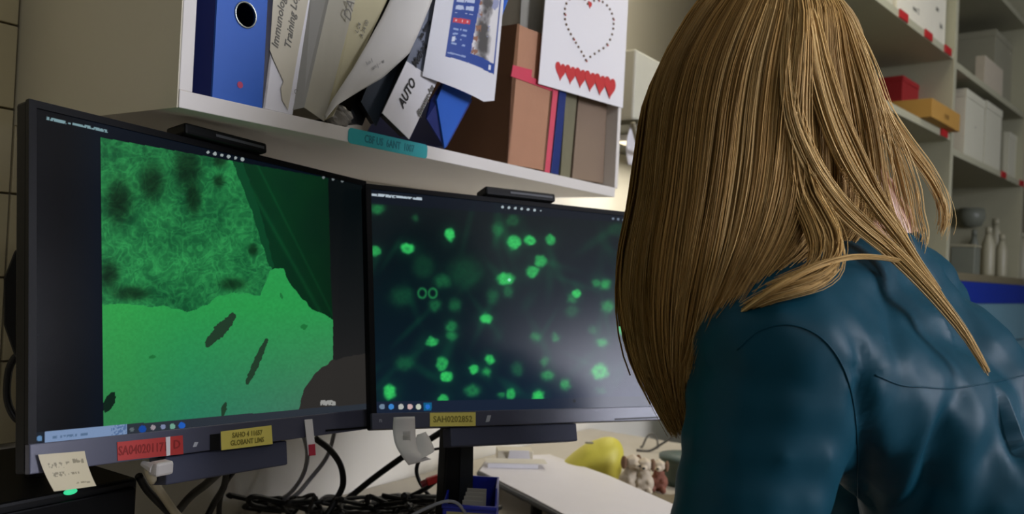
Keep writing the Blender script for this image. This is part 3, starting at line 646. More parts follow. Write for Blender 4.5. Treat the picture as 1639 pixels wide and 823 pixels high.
bez_label(M2, [(688, 683), (761, 682), (761, 660), (688, 661)], YEL, 'asset_label', 'yellow label reading a serial code stuck under the right screen', [('SAH0202852', (725, 671.5), .95)], YINK, .0125, 0)
# sticky note
t = thing('sticky_note', 'beige handwritten sticky note at the lower left monitor corner', 'note', M1.P(62, 730, -.01), M=M1.M.copy())
def sn(U, V):
    return sheet(U, V, [(76, 787), (146, 778), (137, 722), (61, 728)], -.008, lambda u, v: .004*np.sin(3*v)+.006*u*(1-v), F=M1)
def sn(U, V):
    c = [np.array(M1.P(*p_, -.008)) for p_ in ((77, 787), (146, 778), (137, 722), (61, 728))]; U = U[:, None]; V = V[:, None]
    P_ = (c[0]*(1-U)+c[1]*U)*(1-V)+(c[3]*(1-U)+c[2]*U)*V; nn = np.array(M1(0, 1, 0)-M1(0, 0, 0)); return P_-nn*(.010*(1-V)**2+.002*np.sin(4*U))
def snc(U, V):
    c = np.tile(np.array([212., 202, 172]), (len(U), 1))
    for v0, v1, u0, u1, k in ((.62, .76, .12, .42, 3), (.70, .78, .48, .58, 4), (.72, .84, .66, .92, 5), (.38, .50, .12, .40, 6), (.42, .48, .46, .72, 7), (.16, .20, .5, .9, 8)):
        m_ = (V > v0-.05*U) & (V < v1-.05*U) & (U > u0) & (U < u1) & (vnoise(U*34, V*22, k) > .48); c[m_] = (150, 142, 118)
    return c
painted('note_paper', sn, snc, 60, 50, attr_mat('printed_paper', .6), t)
# curled paper tag on the right monitor
t = thing('paper_tag', 'curled white paper strip dangling from the right monitor beside its yellow label', 'paper', M2.P(648, 670, -.006), M=M2.M.copy())
cs = [((630, 668), (664, 667), -.0055), ((629, 690), (665, 690), -.007), ((633, 712), (667, 712), -.016), ((643, 730), (672, 726), -.024), ((654, 745), (690, 735), -.026)]
cs2 = [((655, 745), (694, 724), -.026), ((662, 728), (695, 718), -.020), ((664, 708), (688, 702), -.013), ((668, 696), (681, 691), -.008)]
for nm, arr in (('strip', cs), ('strip', cs2)):
    A = curve_pts([M2.P(a_[0], a_[1], y_) for a_, b_, y_ in arr], 5); B = curve_pts([M2.P(b_[0], b_[1], y_) for a_, b_, y_ in arr], 5)
    obj(nm, MB().grid(lambda u, v: A[round(v*(len(A)-1))].lerp(B[round(v*(len(A)-1))], u)+(M2(0, -1, 0)-M2(0, 0, 0))*.004*math.sin(PI*u), 8, len(A)-1, .0004, M2(0, 1, 0)-M2(0, 0, 0)), mat('tag_paper', (214, 210, 208), .7, .06, 60), t, smooth=True)
lettering('||||||||||', .012, lmat(M2, *(lambda q: (q[0], -.0165, q[1]))(M2.px(648, 700, -.012)), PI/2), SOFTINK, t, name='barcode', sx=.5)
# white strap with red tip
t = thing('strap', 'narrow white strap with a red tip hanging off the left monitor bezel', 'strap', M1.P(495, 672, -.008), M=M1.M.copy())
decal(M1, [(487, 672), (499, 671), (505, 727), (493, 729)], PAPER, t, 'band', y=-.008, th=.001)
decal(M1, [(493.5, 712), (503.5, 711), (504.5, 729), (494.5, 730)], mat('red_tip', (186, 48, 72), .5), t, 'tip', y=-.0092, th=.001, label='red tip')

# ------------------------------------------------------------------ things under and around the monitors
t = thing('desktop_computer', 'black desktop computer with a green light, half hidden at lower left', 'computer', F0(-.12, .06, DESK_Z), YAW)
xr = CAB.px(219, 800, .075)[0]
obj('case', MB().box(F0, xr-.17, xr, .075, .33, DESK_Z, .955), BLACK, t, bevel=.004)
lx, lz = CAB.px(112, 787, .074)
obj('power_light', MB().ball(CAB, (lx, .073, lz), (.008, .003, .0035)), mat('green_led', (40, 200, 130), .4, emit=(60, 200, 140), estr=1.0), t, smooth=True, label='glowing green power light')
obj('front_panel', MB().box(F0, xr-.165, xr-.005, .070, .075, DESK_Z+.01, .945), BEZELD, t, bevel=.002)
dl = .0
def wp(px, py, d): return und(px, py, d)
# white plug hanging under the left monitor
t = thing('plug_adapter', 'white plug block hanging under the red label on its cream lead', 'plug', wp(258, 750, .93), YAW)
c0 = wp(258, 750, .93); FQ = frame(c0, YAW)
obj('plug_body', MB().box(FQ, -.010, .012, -.006, .010, -.0075, .0075), mat('white_plastic', (206, 202, 198), .4), t, bevel=.003)
obj('plug_neck', MB().tube([wp(246, 750, .925), wp(228, 742, .93)], [.006, .003], 8), MATS['white_plastic'], t)
def cable(label, pts, r, m=CABLE, n=8, cat='cable', name='cable', group=None):
    W_ = [wp(*p_) for p_ in pts]
    for v in W_: v.z = max(v.z, DESK_Z+r+.0005)
    o = obj(name, MB().tube(curve_pts(W_, n), r, 8), m, smooth=True); tag(o, label, cat, group); return o
cable('flat cream cable dropping from the white plug to the desk', [(238, 748, .93), (243, 765, .95), (262, 795, 1.06), (290, 830, 1.1), (330, 845, 1.16)], .0052, CREAMC)
cable('black cable looping down beside the cream cable at lower left', [(222, 762, 1.05), (236, 785, 1.07), (262, 812, 1.1), (300, 850, 1.14)], .005)
cable('dark grey cable curving down left under the left speaker bar', [(352, 755, 1.17), (330, 775, 1.2), (300, 800, 1.22), (262, 850, 1.2)], .006, mat('dark_grey_cable', (70, 68, 62), .5))
cable('black cable falling straight down under the left speaker bar', [(363, 752, 1.19), (358, 780, 1.22), (343, 805, 1.25), (328, 835, 1.25)], .0048)
cable('black cable crossing behind the straight one under the left speaker bar', [(378, 750, 1.2), (362, 772, 1.23), (352, 800, 1.26), (350, 835, 1.28)], .004)
cable('thin grey cable hanging left of the white strap', [(484, 690, 1.45), (492, 725, 1.47), (486, 758, 1.48), (466, 788, 1.49), (440, 805, 1.5)], .0038, GREYC)
cable('grey cable bending down behind the thick black cable bend', [(536, 690, 1.5), (524, 730, 1.52), (498, 765, 1.52), (470, 795, 1.5), (430, 810, 1.5)], .0038, GREYC)
cable('thick black cable arching down from the left monitor right end', [(505, 702, 1.36), (528, 720, 1.38), (545, 745, 1.4), (549, 775, 1.42), (538, 800, 1.42), (520, 830, 1.4)], .0052)
cable('thick black cable slanting up to the right monitor stand', [(722, 682, 1.38), (690, 702, 1.42), (650, 728, 1.47), (600, 764, 1.5), (560, 796, 1.5), (532, 818, 1.46), (500, 842, 1.4)], .0054)
cable('thin black cable dropping below the curled paper tag', [(690, 716, 1.4), (672, 735, 1.5), (667, 758, 1.52), (680, 785, 1.52), (700, 806, 1.5), (715, 830, 1.45)], .0036)
cable('short black lead ending in a red connector by the monitor stand', [(700, 768, 1.44), (678, 784, 1.48), (650, 797, 1.5), (610, 806, 1.52), (570, 812, 1.5)], .0044)
cable('thin black cable running from the tag to the stand', [(740, 713, 1.38), (718, 716, 1.39), (698, 719, 1.42), (680, 722, 1.46)], .0022)
cable('pale cable arched over the front of the blue bin', [(640, 835, 1.25), (680, 815, 1.25), (712, 803, 1.25), (732, 806, 1.26), (745, 822, 1.27), (755, 840, 1.27)], .0024, mat('pale_grey_cable', (150, 152, 160), .5))
t = thing('connector', 'red plastic cable connector beside the right monitor stand', 'connector', wp(692, 772, 1.44), .3)
FQ = frame(wp(694, 768, 1.43), .3, 0, -.3)
obj('body', MB().box(FQ, -.013, .012, -.006, .006, -.006, .006), mat('red_plastic', (190, 44, 34), .4), t, bevel=.0025)
obj('collar', MB().tube([FQ(-.013, 0, 0), FQ(-.022, 0, -.001)], .0055, 10), mat('dark_red_plastic', (120, 30, 24), .5), t)
# tangle of leads on the desk: each its own lead
rr = random.Random(4)
where = ['under the speaker bar', 'by the wall foot', 'nearest the front', 'behind the black adapter', 'beside the stand foot', 'crossing the desk middle', 'looping at the back']
for k in range(14):
    x_ = 395+k*24; pts = []
    for j in range(7):
        pts.append((x_+rr.uniform(-50, 60)+j*12, rr.uniform(792, 824), rr.uniform(1.36, 1.62)))
    o = cable('black lead in the tangle of cables lying on the desk below the monitors', pts, rr.uniform(.003, .0055), group='black leads tangled on the desk')
for k, (x_, y_, d_, w_, h_) in enumerate(((555, 806, 1.5, .07, .03), (600, 800, 1.54, .08, .028), (640, 800, 1.55, .05, .03), (420, 806, 1.42, .06, .03))):
    lab = ['black power adapter beside the foot of the slanting cable', 'black power adapter in the middle of the cable tangle', 'small black power adapter nearest the red connector', 'black power adapter under the left monitor right end'][k]
    q_ = wp(x_, y_, d_); FQ = frame(Vector((q_.x, q_.y, DESK_Z)), YAW+rr.uniform(-.4, .4))
    t = thing('power_adapter', lab, 'power adapter', FQ(0, 0, 0), YAW)
    obj('body', MB().box(FQ, -w_/2, w_/2, -.02, .02, .001, h_), BLACK, t, bevel=.004)
    obj('strain_relief', MB().tube([FQ(w_/2, 0, h_/2), FQ(w_/2+.018, 0, h_/2-.002)], [.005, .003], 8), BLACK, t)
# blue bin with cards
t = thing('parts_bin', 'open royal blue plastic bin holding cards in front of the monitor stand', 'bin', wp(750, 860, 1.27), .1)
bb0 = wp(752, 800, 1.27); FB = frame(Vector((bb0.x, bb0.y, DESK_Z)), -.05)
RB = mat('royal_blue_plastic', (22, 40, 170), .35, .04, 30)
zf = wp(750, 812, 1.27).z; zt = wp(750, 766, 1.35).z; hw = .040; T = .003
obj('front_wall', MB().prism([FB(-hw, 0, DESK_Z-DESK_Z), FB(hw, 0, 0), FB(hw, 0, zf-DESK_Z), FB(-hw, 0, zf-DESK_Z)], FB(0, T, 0)-FB(0, 0, 0)), RB, t, bevel=.001)
for s_ in (-1, 1):
    obj('side_wall', MB().prism([FB(s_*hw, 0, 0), FB(s_*hw, .10, 0), FB(s_*hw*.92, .10, zt-DESK_Z), FB(s_*hw*.95, .045, zt-DESK_Z-.004), FB(s_*hw, .012, zf-DESK_Z+.004), FB(s_*hw, 0, zf-DESK_Z)], FB(-s_*T, 0, 0)-FB(0, 0, 0)), RB, t, bevel=.0008)
obj('back_wall', MB().box(FB, -hw*.9, hw*.9, .10-T, .10, 0, zt-DESK_Z), RB, t)
obj('base', MB().box(FB, -hw, hw, 0, .10, 0, .003), RB, t)
obj('front_lip', MB().tube([FB(-hw-.001, -.002, zf-DESK_Z), FB(hw+.001, -.002, zf-DESK_Z)], .0035, 8), RB, t)
obj('label_strip', MB().box(FB, -hw+.006, hw-.002, -.0008, 0, zf-DESK_Z-.032, zf-DESK_Z-.008), mat('bin_label', (170, 164, 120), .6), t, label='pale yellow label strip')
for k in range(4):
    o = obj('index_card', MB().box(FB, -.012+.001*k, .018+.001*k, .012+.012*k, .0128+.012*k, .004, zt-DESK_Z-.016+.003*k), mat('card_stock', (186, 182, 170), .7), None, origin=FB(0, .03+.012*k, .004))
    tag(o, 'off white card standing in the blue bin', 'card', 'cards in the blue bin')
# raised white board
WBZ = .795
wbp = [(767, 753), (778, 738), (800, 731), (880, 727), (975, 761), (1065, 801), (1200, 862), (1120, 960), (930, 838), (850, 795)]
t = thing('work_board', 'white work board with black edge band, raised at the right of the desk', 'board', unz(950, 780, DESK_Z), 0)
obj('board', MB().prism([unz(a_, b_, WBZ) for a_, b_ in wbp], Vector((0, 0, -.012))), mat('board_white', (226, 222, 224), .5, .05, 9), t, bevel=.0015)
obj('edge_band', MB().tube([unz(a_, b_, WBZ)+Vector((0, 0, -.007)) for a_, b_ in ((778, 738), (767, 753), (808, 776), (850, 797), (930, 839), (1120, 962))], .0055, 8), mat('black_edge', (40, 42, 46), .5), t, smooth=True)
for a_, b_ in ((800, 745), (960, 775), (1090, 835), (1090, 920), (860, 790)):
    q_ = unz(a_, b_, WBZ); obj('foot', MB().tube([Vector((q_.x, q_.y, DESK_Z)), Vector((q_.x, q_.y, WBZ-.012))], .012, 10), BLACK, t)
# small white items on it
def onboard(px, py): return unz(px, py, WBZ)
q0 = onboard(822, 728); FW = frame(onboard(828, 738), .1)
t = thing('card_box', 'small open white card box on the far edge of the white board', 'box', FW(0, 0, 0), .1)
obj('body', MB().box(FW, -.045, .035, .0, .05, 0, .022), mat('offwhite_card', (206, 198, 176), .7), t, bevel=.001)
obj('flap', MB().prism([FW(-.022, -.001, .0), FW(.03, -.001, .0), FW(.024, -.012, .026), (FW(-.02, -.012, .026))], FW(0, .001, 0)-FW(0, 0, 0)), PAPER, t)
FW = frame(onboard(820, 748), .12)
t = thing('paper_pad', 'flat white pad lying on the board in front of the card box', 'pad', FW(0, 0, 0), .12)
obj('pages', MB().box(FW, -.055, .055, -.01, .03, 0, .010), PAPER, t, bevel=.001)
obj('top_sheet', MB().box(FW, -.058, .075, -.012, .032, .0104, .0114), mat('offwhite_card2', (212, 206, 190), .7), t)
# yellow pouch
YE = mat('yellow_vinyl', (208, 198, 74), .5, .05, 12, bump=.05)
q_ = unz(952, 772, DESK_Z); d_y = q_.y
t = thing('pouch', 'bright yellow rounded pouch lying behind the white board', 'pouch', Vector((q_.x, d_y, DESK_Z)), .1)
FY = frame(Vector((wp(948, 750, d_y).x, d_y, DESK_Z)), .1)
def yf(u, v):
    a_ = u*2*PI; b_ = v*PI; x = .068*math.sin(b_)*math.cos(a_); y = .05*math.sin(b_)*math.sin(a_); z = .075*(1-.0)*math.cos(b_)
    x += .02*(z/.075 if z > 0 else 0); 
    return FY(x-.030*(1 if x < 0 else .0)*(1-abs(z)/.09), y, max(0.0015, z+.02+.3*x))
obj('body', MB().grid(yf, 32, 20), YE, t, smooth=True)
top = wp(943, 709, d_y-.03); FT = frame(top, .1)
obj('clasp', MB().box(FT, -.009, .009, -.004, .002, -.002, .003), mat('grey_clasp', (140, 136, 110), .4), t, bevel=.0015)

def blob_mesh(name, balls, m, parent, voxel=.004, smooth_it=4, origin=None, kind=None, disp=None, sub=2):
    # balls: (centre, radii (3), rotation 3x3 or None) merged into ONE continuous surface
    bm = bmesh.new()
    for c_, r_, R_ in balls:
        mt = Matrix.Translation(c_) @ (R_.to_4x4() if R_ is not None else Matrix.Identity(4)) @ Matrix.Diagonal((*r_, 1))
        bmesh.ops.create_icosphere(bm, subdivisions=sub if max(r_) > .02 else 1, radius=1, matrix=mt)
    me = bpy.data.meshes.new('tmp'); bm.to_mesh(me); bm.free()
    t_ = bpy.data.objects.new('tmp', me); C.objects.link(t_)
    r_ = t_.modifiers.new('r', 'REMESH'); r_.mode = 'VOXEL'; r_.voxel_size = voxel
    s_ = t_.modifiers.new('s', 'SMOOTH'); s_.iterations = smooth_it; s_.factor = .5
    out = bpy.data.meshes.new_from_object(t_.evaluated_get(bpy.context.evaluated_depsgraph_get()))
    bpy.data.objects.remove(t_); bpy.data.meshes.remove(me)
    if disp:
        nn = [v.normal.copy() for v in out.vertices]; cc = [v.co.copy() for v in out.vertices]
        out.vertices.foreach_set('co', [x for c_, n_ in zip(cc, nn) for x in (c_+n_*disp(c_))])
    out.name = name; out.transform(MW[parent.name].inverted()); out.materials.clear(); out.materials.append(m)
    out.polygons.foreach_set('use_smooth', [True]*len(out.polygons))
    o = bpy.data.objects.new(name, out); C.objects.link(o); o.parent = parent; MW[o.name] = MW[parent.name].copy()
    if kind: o['kind'] = kind
    return o
def chain(pts, rads, step=.5):
    out = []
    for (a_, ra), (b_, rb) in zip(zip(pts, rads), zip(pts[1:], rads[1:])):
        a_ = Vector(a_); b_ = Vector(b_); n_ = max(2, int((b_-a_).length/(min(ra, rb)*step)))
        for k in range(n_+1): f_ = k/n_; r_ = ra+(rb-ra)*f_; out.append((a_.lerp(b_, f_), (r_,)*3, None))
    return out
# three seated animal figurines
FIG = mat('figurine_cream', (206, 192, 168), .7, .08, 60, bump=.1); FIGB = mat('figurine_brown', (122, 92, 68), .8, .1, 60); FIGR = mat('figurine_russet', (134, 84, 66), .8, .1, 60)
figs = [((1003, 776), 1.0, FIG, FIGB, 'cream dog figurine with brown ears nearest the yellow pouch', .5, .0), ((1026, 778), .95, FIG, FIG, 'plain cream dog figurine in the middle of the three', -.2, 0), ((1050, 774), .85, FIGR, FIG, 'russet brown dog figurine with cream head, rightmost of three', -.3, 0)]
for (fx, fy), s_, mb_, me_, lab, rz, _ in figs:
    q_ = unz(fx, fy+8, DESK_Z+.001); FF = Frame(Matrix.Translation((q_.x, q_.y-.03, DESK_Z)) @ Matrix.Rotation(rz, 4, 'Z') @ Matrix.Scale(s_*1.12, 4))
    t = thing('dog_figurine', lab, 'figurine', FF(0, 0, 0), rz)
    k = s_*1.12
    L_ = lambda x, y, z, r: (FF(x, y, z), tuple(k*a_ for a_ in (r if isinstance(r, tuple) else (r,)*3)), None)
    balls = [L_(0, 0, .024, (.022, .019, .023)), L_(0, -.004, .044, (.016, .014, .016)), L_(-.012, -.016, .010, (.009, .012, .009)), L_(.012, -.016, .010, (.009, .012, .009)), L_(0, .02, .012, (.008, .012, .007)), L_(-.01, -.014, .03, .0065), L_(.01, -.014, .03, .0065)]
    obj_ = blob_mesh('body', balls, mb_, t, .0022, 2)
    blob_mesh('head', [L_(0, -.008, .064, (.017, .016, .0155)), L_(0, -.022, .059, (.0085, .01, .007)), L_(0, -.005, .052, .011)], FIG, t, .0022, 2)
    for e in (-1, 1): obj('ear', MB().ball(FF, (e*.0175, -.004, .063), (.005, .008, .013), 10, 8), me_ if me_ is not FIG else FIGB, t, smooth=True)
    obj('nose', MB().ball(FF, (0, -.0315, .061), (.003, .002, .0022), 8, 6), INK, t, smooth=True)
t = thing('fabric_pad', 'olive brown folded cloth lying beneath the dog figurines', 'cloth', unz(1065, 785, DESK_Z), 0)
obj('cloth', MB().grid(lambda u, v: unz(1025+u*85, 792+v*26, DESK_Z)+Vector((0, 0, .001+.012*math.sin(PI*u)*math.sin(PI*v)+.003*math.sin(9*u))), 14, 8, .002, UP), mat('olive_cloth', (120, 108, 84), .9, .15, 50), t, smooth=True)
t = thing('green_pot', 'dark green plastic lump at the wall right of the figurines', 'pot', unz(1085, 762, DESK_Z), 0)
q_ = unz(1092, 772, DESK_Z); FF = frame(Vector((q_.x, q_.y-.02, DESK_Z)), 0)
obj('pot', MB().lathe(FF, (0, 0, 0), [(.045, 0), (.052, .02), (.056, .055), (.060, .058), (.060, .066), (.02, .07)], 20), mat('green_plastic_dark', (66, 84, 78), .5), t, smooth=True)
cable('thin dark stick leaning over the figurines to the right', [(1018, 738, 2.3), (1040, 724, 2.3), (1062, 709, 2.3), (1095, 688, 2.3)], .0032, mat('dark_stick', (58, 56, 50), .5), cat='stick', name='stick')
cable('thin wire loop standing up behind the dog figurines', [(1024, 732, 2.35), (1028, 715, 2.35), (1036, 699, 2.35), (1045, 695, 2.35), (1052, 705, 2.35), (1052, 722, 2.35), (1049, 745, 2.35)], .0028, mat('wire_grey', (90, 88, 80), .5), name='wire_loop')
cable('black cable loop at the far left edge beside the monitor', [(40, 560, 1.06), (22, 575, 1.06), (13, 600, 1.06), (12, 640, 1.06), (24, 668, 1.06), (44, 680, 1.06)], .0045)
# dark speaker shape behind the left edge of the left monitor
t = thing('desk_speaker', 'black angular speaker peeking out behind the left monitor edge', 'speaker', wp(20, 560, 1.02), YAW)
pts = [wp(a_, b_, .98) for a_, b_ in ((60, 392), (22, 400), (4, 446), (4, 520), (22, 572), (60, 585))]
obj('housing', MB().prism(pts, Vector((-.01, .08, 0))), BLACK, t, bevel=.003)
bt = wp(45, 580, 1.02); obj('stem', MB().tube([Vector((bt.x+.015, bt.y+.0, .9555)), bt+Vector((.015, 0, .01))], .012, 10), BLACK, t)

# ------------------------------------------------------------------ wall beyond the cabinet
WX = lambda px, py, y=.2: CAB.P(px, py, y)
t = thing('towel_dispenser', 'pale wall dispenser box beyond the cabinet right end', 'dispenser', WX(1030, 195), YAW)
xa = CAB.px(1013, 190, .10)[0]; za = CAB.px(1030, 197, .10)[1]; zb = CAB.px(1030, 84, .10)[1]
obj('body', MB().box(CAB, xa, xa+.75, .10, WY, za, zb), mat('pale_plastic', (190, 188, 172), .5), t, bevel=.006)
obj('base_tray', MB().box(CAB, xa+.01, xa+.74, .09, WY, za-.012, za), mat('dark_tray', (90, 88, 72), .5), t)
o = obj('hanging_strap', MB().tube(curve_pts([WX(1013, 196, .09), WX(1017, 215, .09), WX(1023, 235, .09), WX(1032, 250, .09)], 6), .006, 8), mat('grey_webbing', (130, 124, 104), .8), smooth=True); tag(o, 'grey strap dangling under the pale wall dispenser', 'strap')
o = obj('paper_towel', MB().grid(lambda u, v: CAB(xa+.03+.05*u, .12+.01*math.sin(5*u+3*v), za-.012-.10*v), 8, 10, .001, BACK), PAPER, smooth=True); tag(o, 'white paper towel end hanging below the pale wall dispenser', 'towel')
t = thing('fill_strip', 'added fill strip light under the pale wall dispenser, hidden behind the hair', 'lamp', CAB(xa+.4, .2, za-.03), YAW)  # strip light added out of sight to brighten the wall and desk
obj('housing', MB().box(CAB, xa+.14, xa+.70, .17, .23, za-.03, za-.012), WHITE, t, bevel=.003)
obj('diffuser', MB().box(CAB, xa+.15, xa+.69, .18, .22, za-.033, za-.030), mat('strip_diffuser', (255, 244, 214), .5, emit=(255, 238, 200), estr=1.5), t)
tl = bpy.data.lights.new('fill_strip_light', 'AREA'); tl.shape = 'RECTANGLE'; tl.size = .54; tl.size_y = .04; tl.energy = 2.0; tl.color = (1.0, .93, .80)
to = bpy.data.objects.new('fill_strip_light', tl); C.objects.link(to); to.matrix_world = Matrix.Translation(CAB(xa+.42, .2, za-.036)) @ Matrix.Rotation(YAW, 4, 'Z')

# ------------------------------------------------------------------ shelving at the right
def rz_(px, py, y=0): return RACK.px(px, py, y)
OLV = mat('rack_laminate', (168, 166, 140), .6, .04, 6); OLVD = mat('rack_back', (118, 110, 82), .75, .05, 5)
rk = thing('shelving_unit', 'pale green grey shelving unit against the right with two bays of boxes', 'shelving', RACK(-.55, 0, -.0), YAW2)
xL = rz_(1346, 30)[0]; DP = .34; xR = 1.15
zc = rz_(1530, 436)[1]                                         # counter level
PT = .032
Zt = 1.35
for x in (xL, -.0, xR): obj('upright', MB().box(RACK, x-PT/2, x+PT/2, 0, DP, zc, Zt), OLV, rk, bevel=.001)
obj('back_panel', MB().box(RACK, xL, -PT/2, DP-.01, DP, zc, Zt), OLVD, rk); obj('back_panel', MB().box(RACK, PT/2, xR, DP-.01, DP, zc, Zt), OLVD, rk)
zA = rz_(1525, 87)[1]; zB = rz_(1522, 219)[1]; zC = rz_(1545, 112)[1]; zD = rz_(1545, 250)[1]; BTK = .024
def rshelf(x0, x1, z): return obj('shelf', MB().box(RACK, x0, x1, .004, DP-.01, z-BTK, z), OLV, rk, bevel=.001)
rshelf(xL+PT/2, -PT/2, zA+.012); rshelf(xL+PT/2, -PT/2, zB+.012); rshelf(PT/2, xR-PT/2, zC+.01); rshelf(PT/2, xR-PT/2, zD+.01); rshelf(PT/2, xR-PT/2, zC+.42); rshelf(xL+PT/2, -PT/2, zA+.34)
obj('bottom_board', MB().box(RACK, xL-.016, xR+.016, -.01, DP, zc-.03, zc), mat('rack_counter', (120, 112, 86), .6), rk, bevel=.002)
# red shelf labels
RL = mat('red_label', (176, 34, 36), .5)
for z_, arr, lab in ((zA, [(1447, 27), (1487, 53), (1518, 78)], 'top left shelf edge'), (zB, [(1512, 210)], 'shelf edge under the cardboard carton'), (zD, [(1607, 277), (1636, 291)], 'right bay shelf edge')):
    for k, (a_, b_) in enumerate(arr):
        x_, zz_ = rz_(a_, b_); pos = ['leftmost', 'middle', 'rightmost'][k] if len(arr) == 3 else (['left', 'right'][k] if len(arr) == 2 else 'single')
        zt_ = {zA: zA+.012, zB: zB+.012, zD: zD+.01}[z_]
        o = obj('shelf_label', MB().box(RACK, x_-.038, x_+.038, -.0012, .0035, zt_-BTK+.001, zt_+.002), RL); tag(o, pos+' red label on the '+lab, 'label')
# boxes
WBX = mat('white_box_card', (196, 194, 172), .7, .04, 12); GBX = mat('grey_box_card', (146, 144, 122), .7, .04, 12)
def carton(label, px0, px1, zbase, pytop, m, y0=.03, dep=.22, lid=True, name='storage_box', group=None, mark=None):
    x0 = rz_(px0, pytop, y0)[0]; x1 = rz_(px1, pytop, y0)[0]; ztop = rz_((px0), pytop, y0)[1]
    t = thing(name, label, 'box', RACK((x0+x1)/2, y0, zbase), YAW2)
    h = ztop-zbase
    obj('body', MB().box(RACK, x0+.002, x1-.002, y0, y0+dep, zbase, ztop-(.03 if lid else 0)), m, t, bevel=.001)
    if lid: obj('lid', MB().box(RACK, x0, x1, y0-.002, y0+dep+.002, ztop-.03, ztop), m, t, bevel=.001)
    if mark: lettering(mark, .02, lmat(RACK, (x0+x1)/2, y0-.002, zbase+h*.5), mat('box_ink', (96, 98, 92), .7), t)
    return t
sA = zA+.012; sB = zB+.012; sC = zC+.01; sD = zD+.01
t = thing('storage_box', 'wide white box with faint writing on the top left shelf', 'box', RACK(-.3, .03, sA), YAW2)
xx0 = rz_(1436, 0, .03)[0]; xx1 = rz_(1513, 50, .03)[0]
obj('body', MB().box(RACK, xx0, xx1, .03, .26, sA, sA+.24), mat('bright_box', (214, 210, 190), .7, .04, 12), t, bevel=.001)
for a_, b_, s_ in ((1466, 16, 'mm 2'), (1500, 14, 'am'), (1506, 42, 'lab')):
    q_ = rz_(a_, b_, .03); lettering(s_, .028, lmat(RACK, q_[0], .029, q_[1]), mat('box_ink', (96, 98, 92), .7), t)
t = thing('storage_box', 'white box left of the wide one on the top left shelf', 'box', RACK(-.5, .03, sA), YAW2)
obj('body', MB().box(RACK, xx0-.2, xx0-.01, .04, .26, sA, sA+.2), WBX, t, bevel=.001); obj('lid', MB().box(RACK, xx0-.202, xx0-.008, .038, .262, sA+.2, sA+.225), WBX, t)
# cardboard carton and red box
KR = mat('kraft_carton', (170, 128, 56), .75, .05, 15)
x0 = rz_(1492, 165, -.03)[0]; x1 = rz_(1538, 190, -.03)[0]
t = thing('carton', 'small brown kraft carton poking over the shelf edge in front of the red box', 'box', RACK(x0, -.03, sB), YAW2)
zt_ = rz_(1493, 157, -.03)[1]
obj('body', MB().box(RACK, x0, x1-.01, -.03, .10, sB+.001, zt_), KR, t, bevel=.001)
lettering('LB 20C', .022, lmat(RACK, (x0+x1)/2, -.0306, zt_-.035), mat('kraft_ink', (110, 80, 36), .7), t, sx=.8)
RX = mat('red_card', (150, 22, 26), .6)
t = thing('carton', 'flat red box lying behind the kraft carton', 'box', RACK(x0-.1, .1, sB), YAW2)
xr0 = rz_(1444, 150, .115)[0]; xr1 = rz_(1524, 160, .115)[0]; zr = rz_(1480, 142, .115)[1]
obj('body', MB().box(RACK, xr0, xr1, .115, .25, sB+.001, zr-.018), RX, t, bevel=.001); obj('lid', MB().box(RACK, xr0-.002, xr1+.002, .113, .252, zr-.018, zr), RX, t, bevel=.001)
# bay two
carton('big grey box with lid on the right bay upper shelf', 1594, 1660, sC, 46, GBX, .06, .24, mark='n')
carton('small pale carton in front of the big grey box', 1577, 1607, sC, 88, mat('pinkish_card', (186, 176, 154), .7), .02, .035, lid=False, name='small_box')
carton('tall white box beside the middle upright on the lower shelf', 1547, 1578, sD, 141, WBX, .012, .24, mark='o')
carton('tall white box second from the middle upright on the lower shelf', 1579, 1605, sD, 160, WBX, .012, .24)
carton('narrow grey box third from the upright on the lower shelf', 1606, 1615, sD, 208, GBX, .05, .2, lid=False)
carton('shorter pale box at the right picture edge on the lower shelf', 1616, 1650, sD, 211, WBX, .03, .22)
# bottles and jars on the counter of the second bay
BO = mat('cloudy_bottle', (170, 166, 140), .4, .05, 10); BO2 = mat('grey_bottle', (122, 126, 112), .4)
def bottle(px, pytop, r_, y, m, label, hcap=.03):
    x, zt_ = rz_(px, pytop, y); h = zt_-zc; t = thing('reagent_bottle', label, 'bottle', RACK(x, y, zc), YAW2)
    obj('body', MB().lathe(RACK, (x, y, zc+.001), [(r_*.95, 0), (r_, .01), (r_, h*.62), (r_*.5, h*.82), (r_*.42, h-hcap)], 18), m, t, smooth=True)
    obj('cap', MB().lathe(RACK, (x, y, zc+h-hcap+.001), [(r_*.48, 0), (r_*.48, hcap*.9), (r_*.3, hcap)], 14), m, t, smooth=True)
bottle(1595, 350, .032, .10, BO, 'tall cloudy bottle in the middle of the right bay counter')
bottle(1583, 364, .028, .06, BO, 'cloudy bottle left of the tallest one on the right bay counter')
bottle(1618, 362, .04, .12, BO, 'wide cloudy bottle right of the tallest one')
bottle(1560, 368, .024, .16, BO2, 'small grey bottle at the back near the middle upright')
bottle(1636, 372, .036, .08, BO, 'cloudy bottle at the right picture edge on the counter')
bottle(1604, 375, .026, .05, BO, 'short cloudy bottle in front of the tallest one')
x_, z_ = rz_(1556, 392, .05)
t = thing('plastic_tub', 'grey lidded tub beside the middle upright on the counter', 'tub', RACK(x_, .05, zc), YAW2)
obj('body', MB().box(RACK, x_-.035, x_+.05, .03, .12, zc+.001, z_-.01), BO2, t, bevel=.004); obj('lid', MB().box(RACK, x_-.038, x_+.053, .027, .123, z_-.01, z_), BO, t, bevel=.002)
o = obj('glass_dish', MB().lathe(RACK, (rz_(1555, 345, .2)[0], .2, rz_(1555, 365, .2)[1]), [(.055, .09), (.06, .05), (.045, .01), (.01, 0)], 18), BO2, smooth=True); tag(o, 'curved dish standing dimly at the back above the grey tub', 'dish')
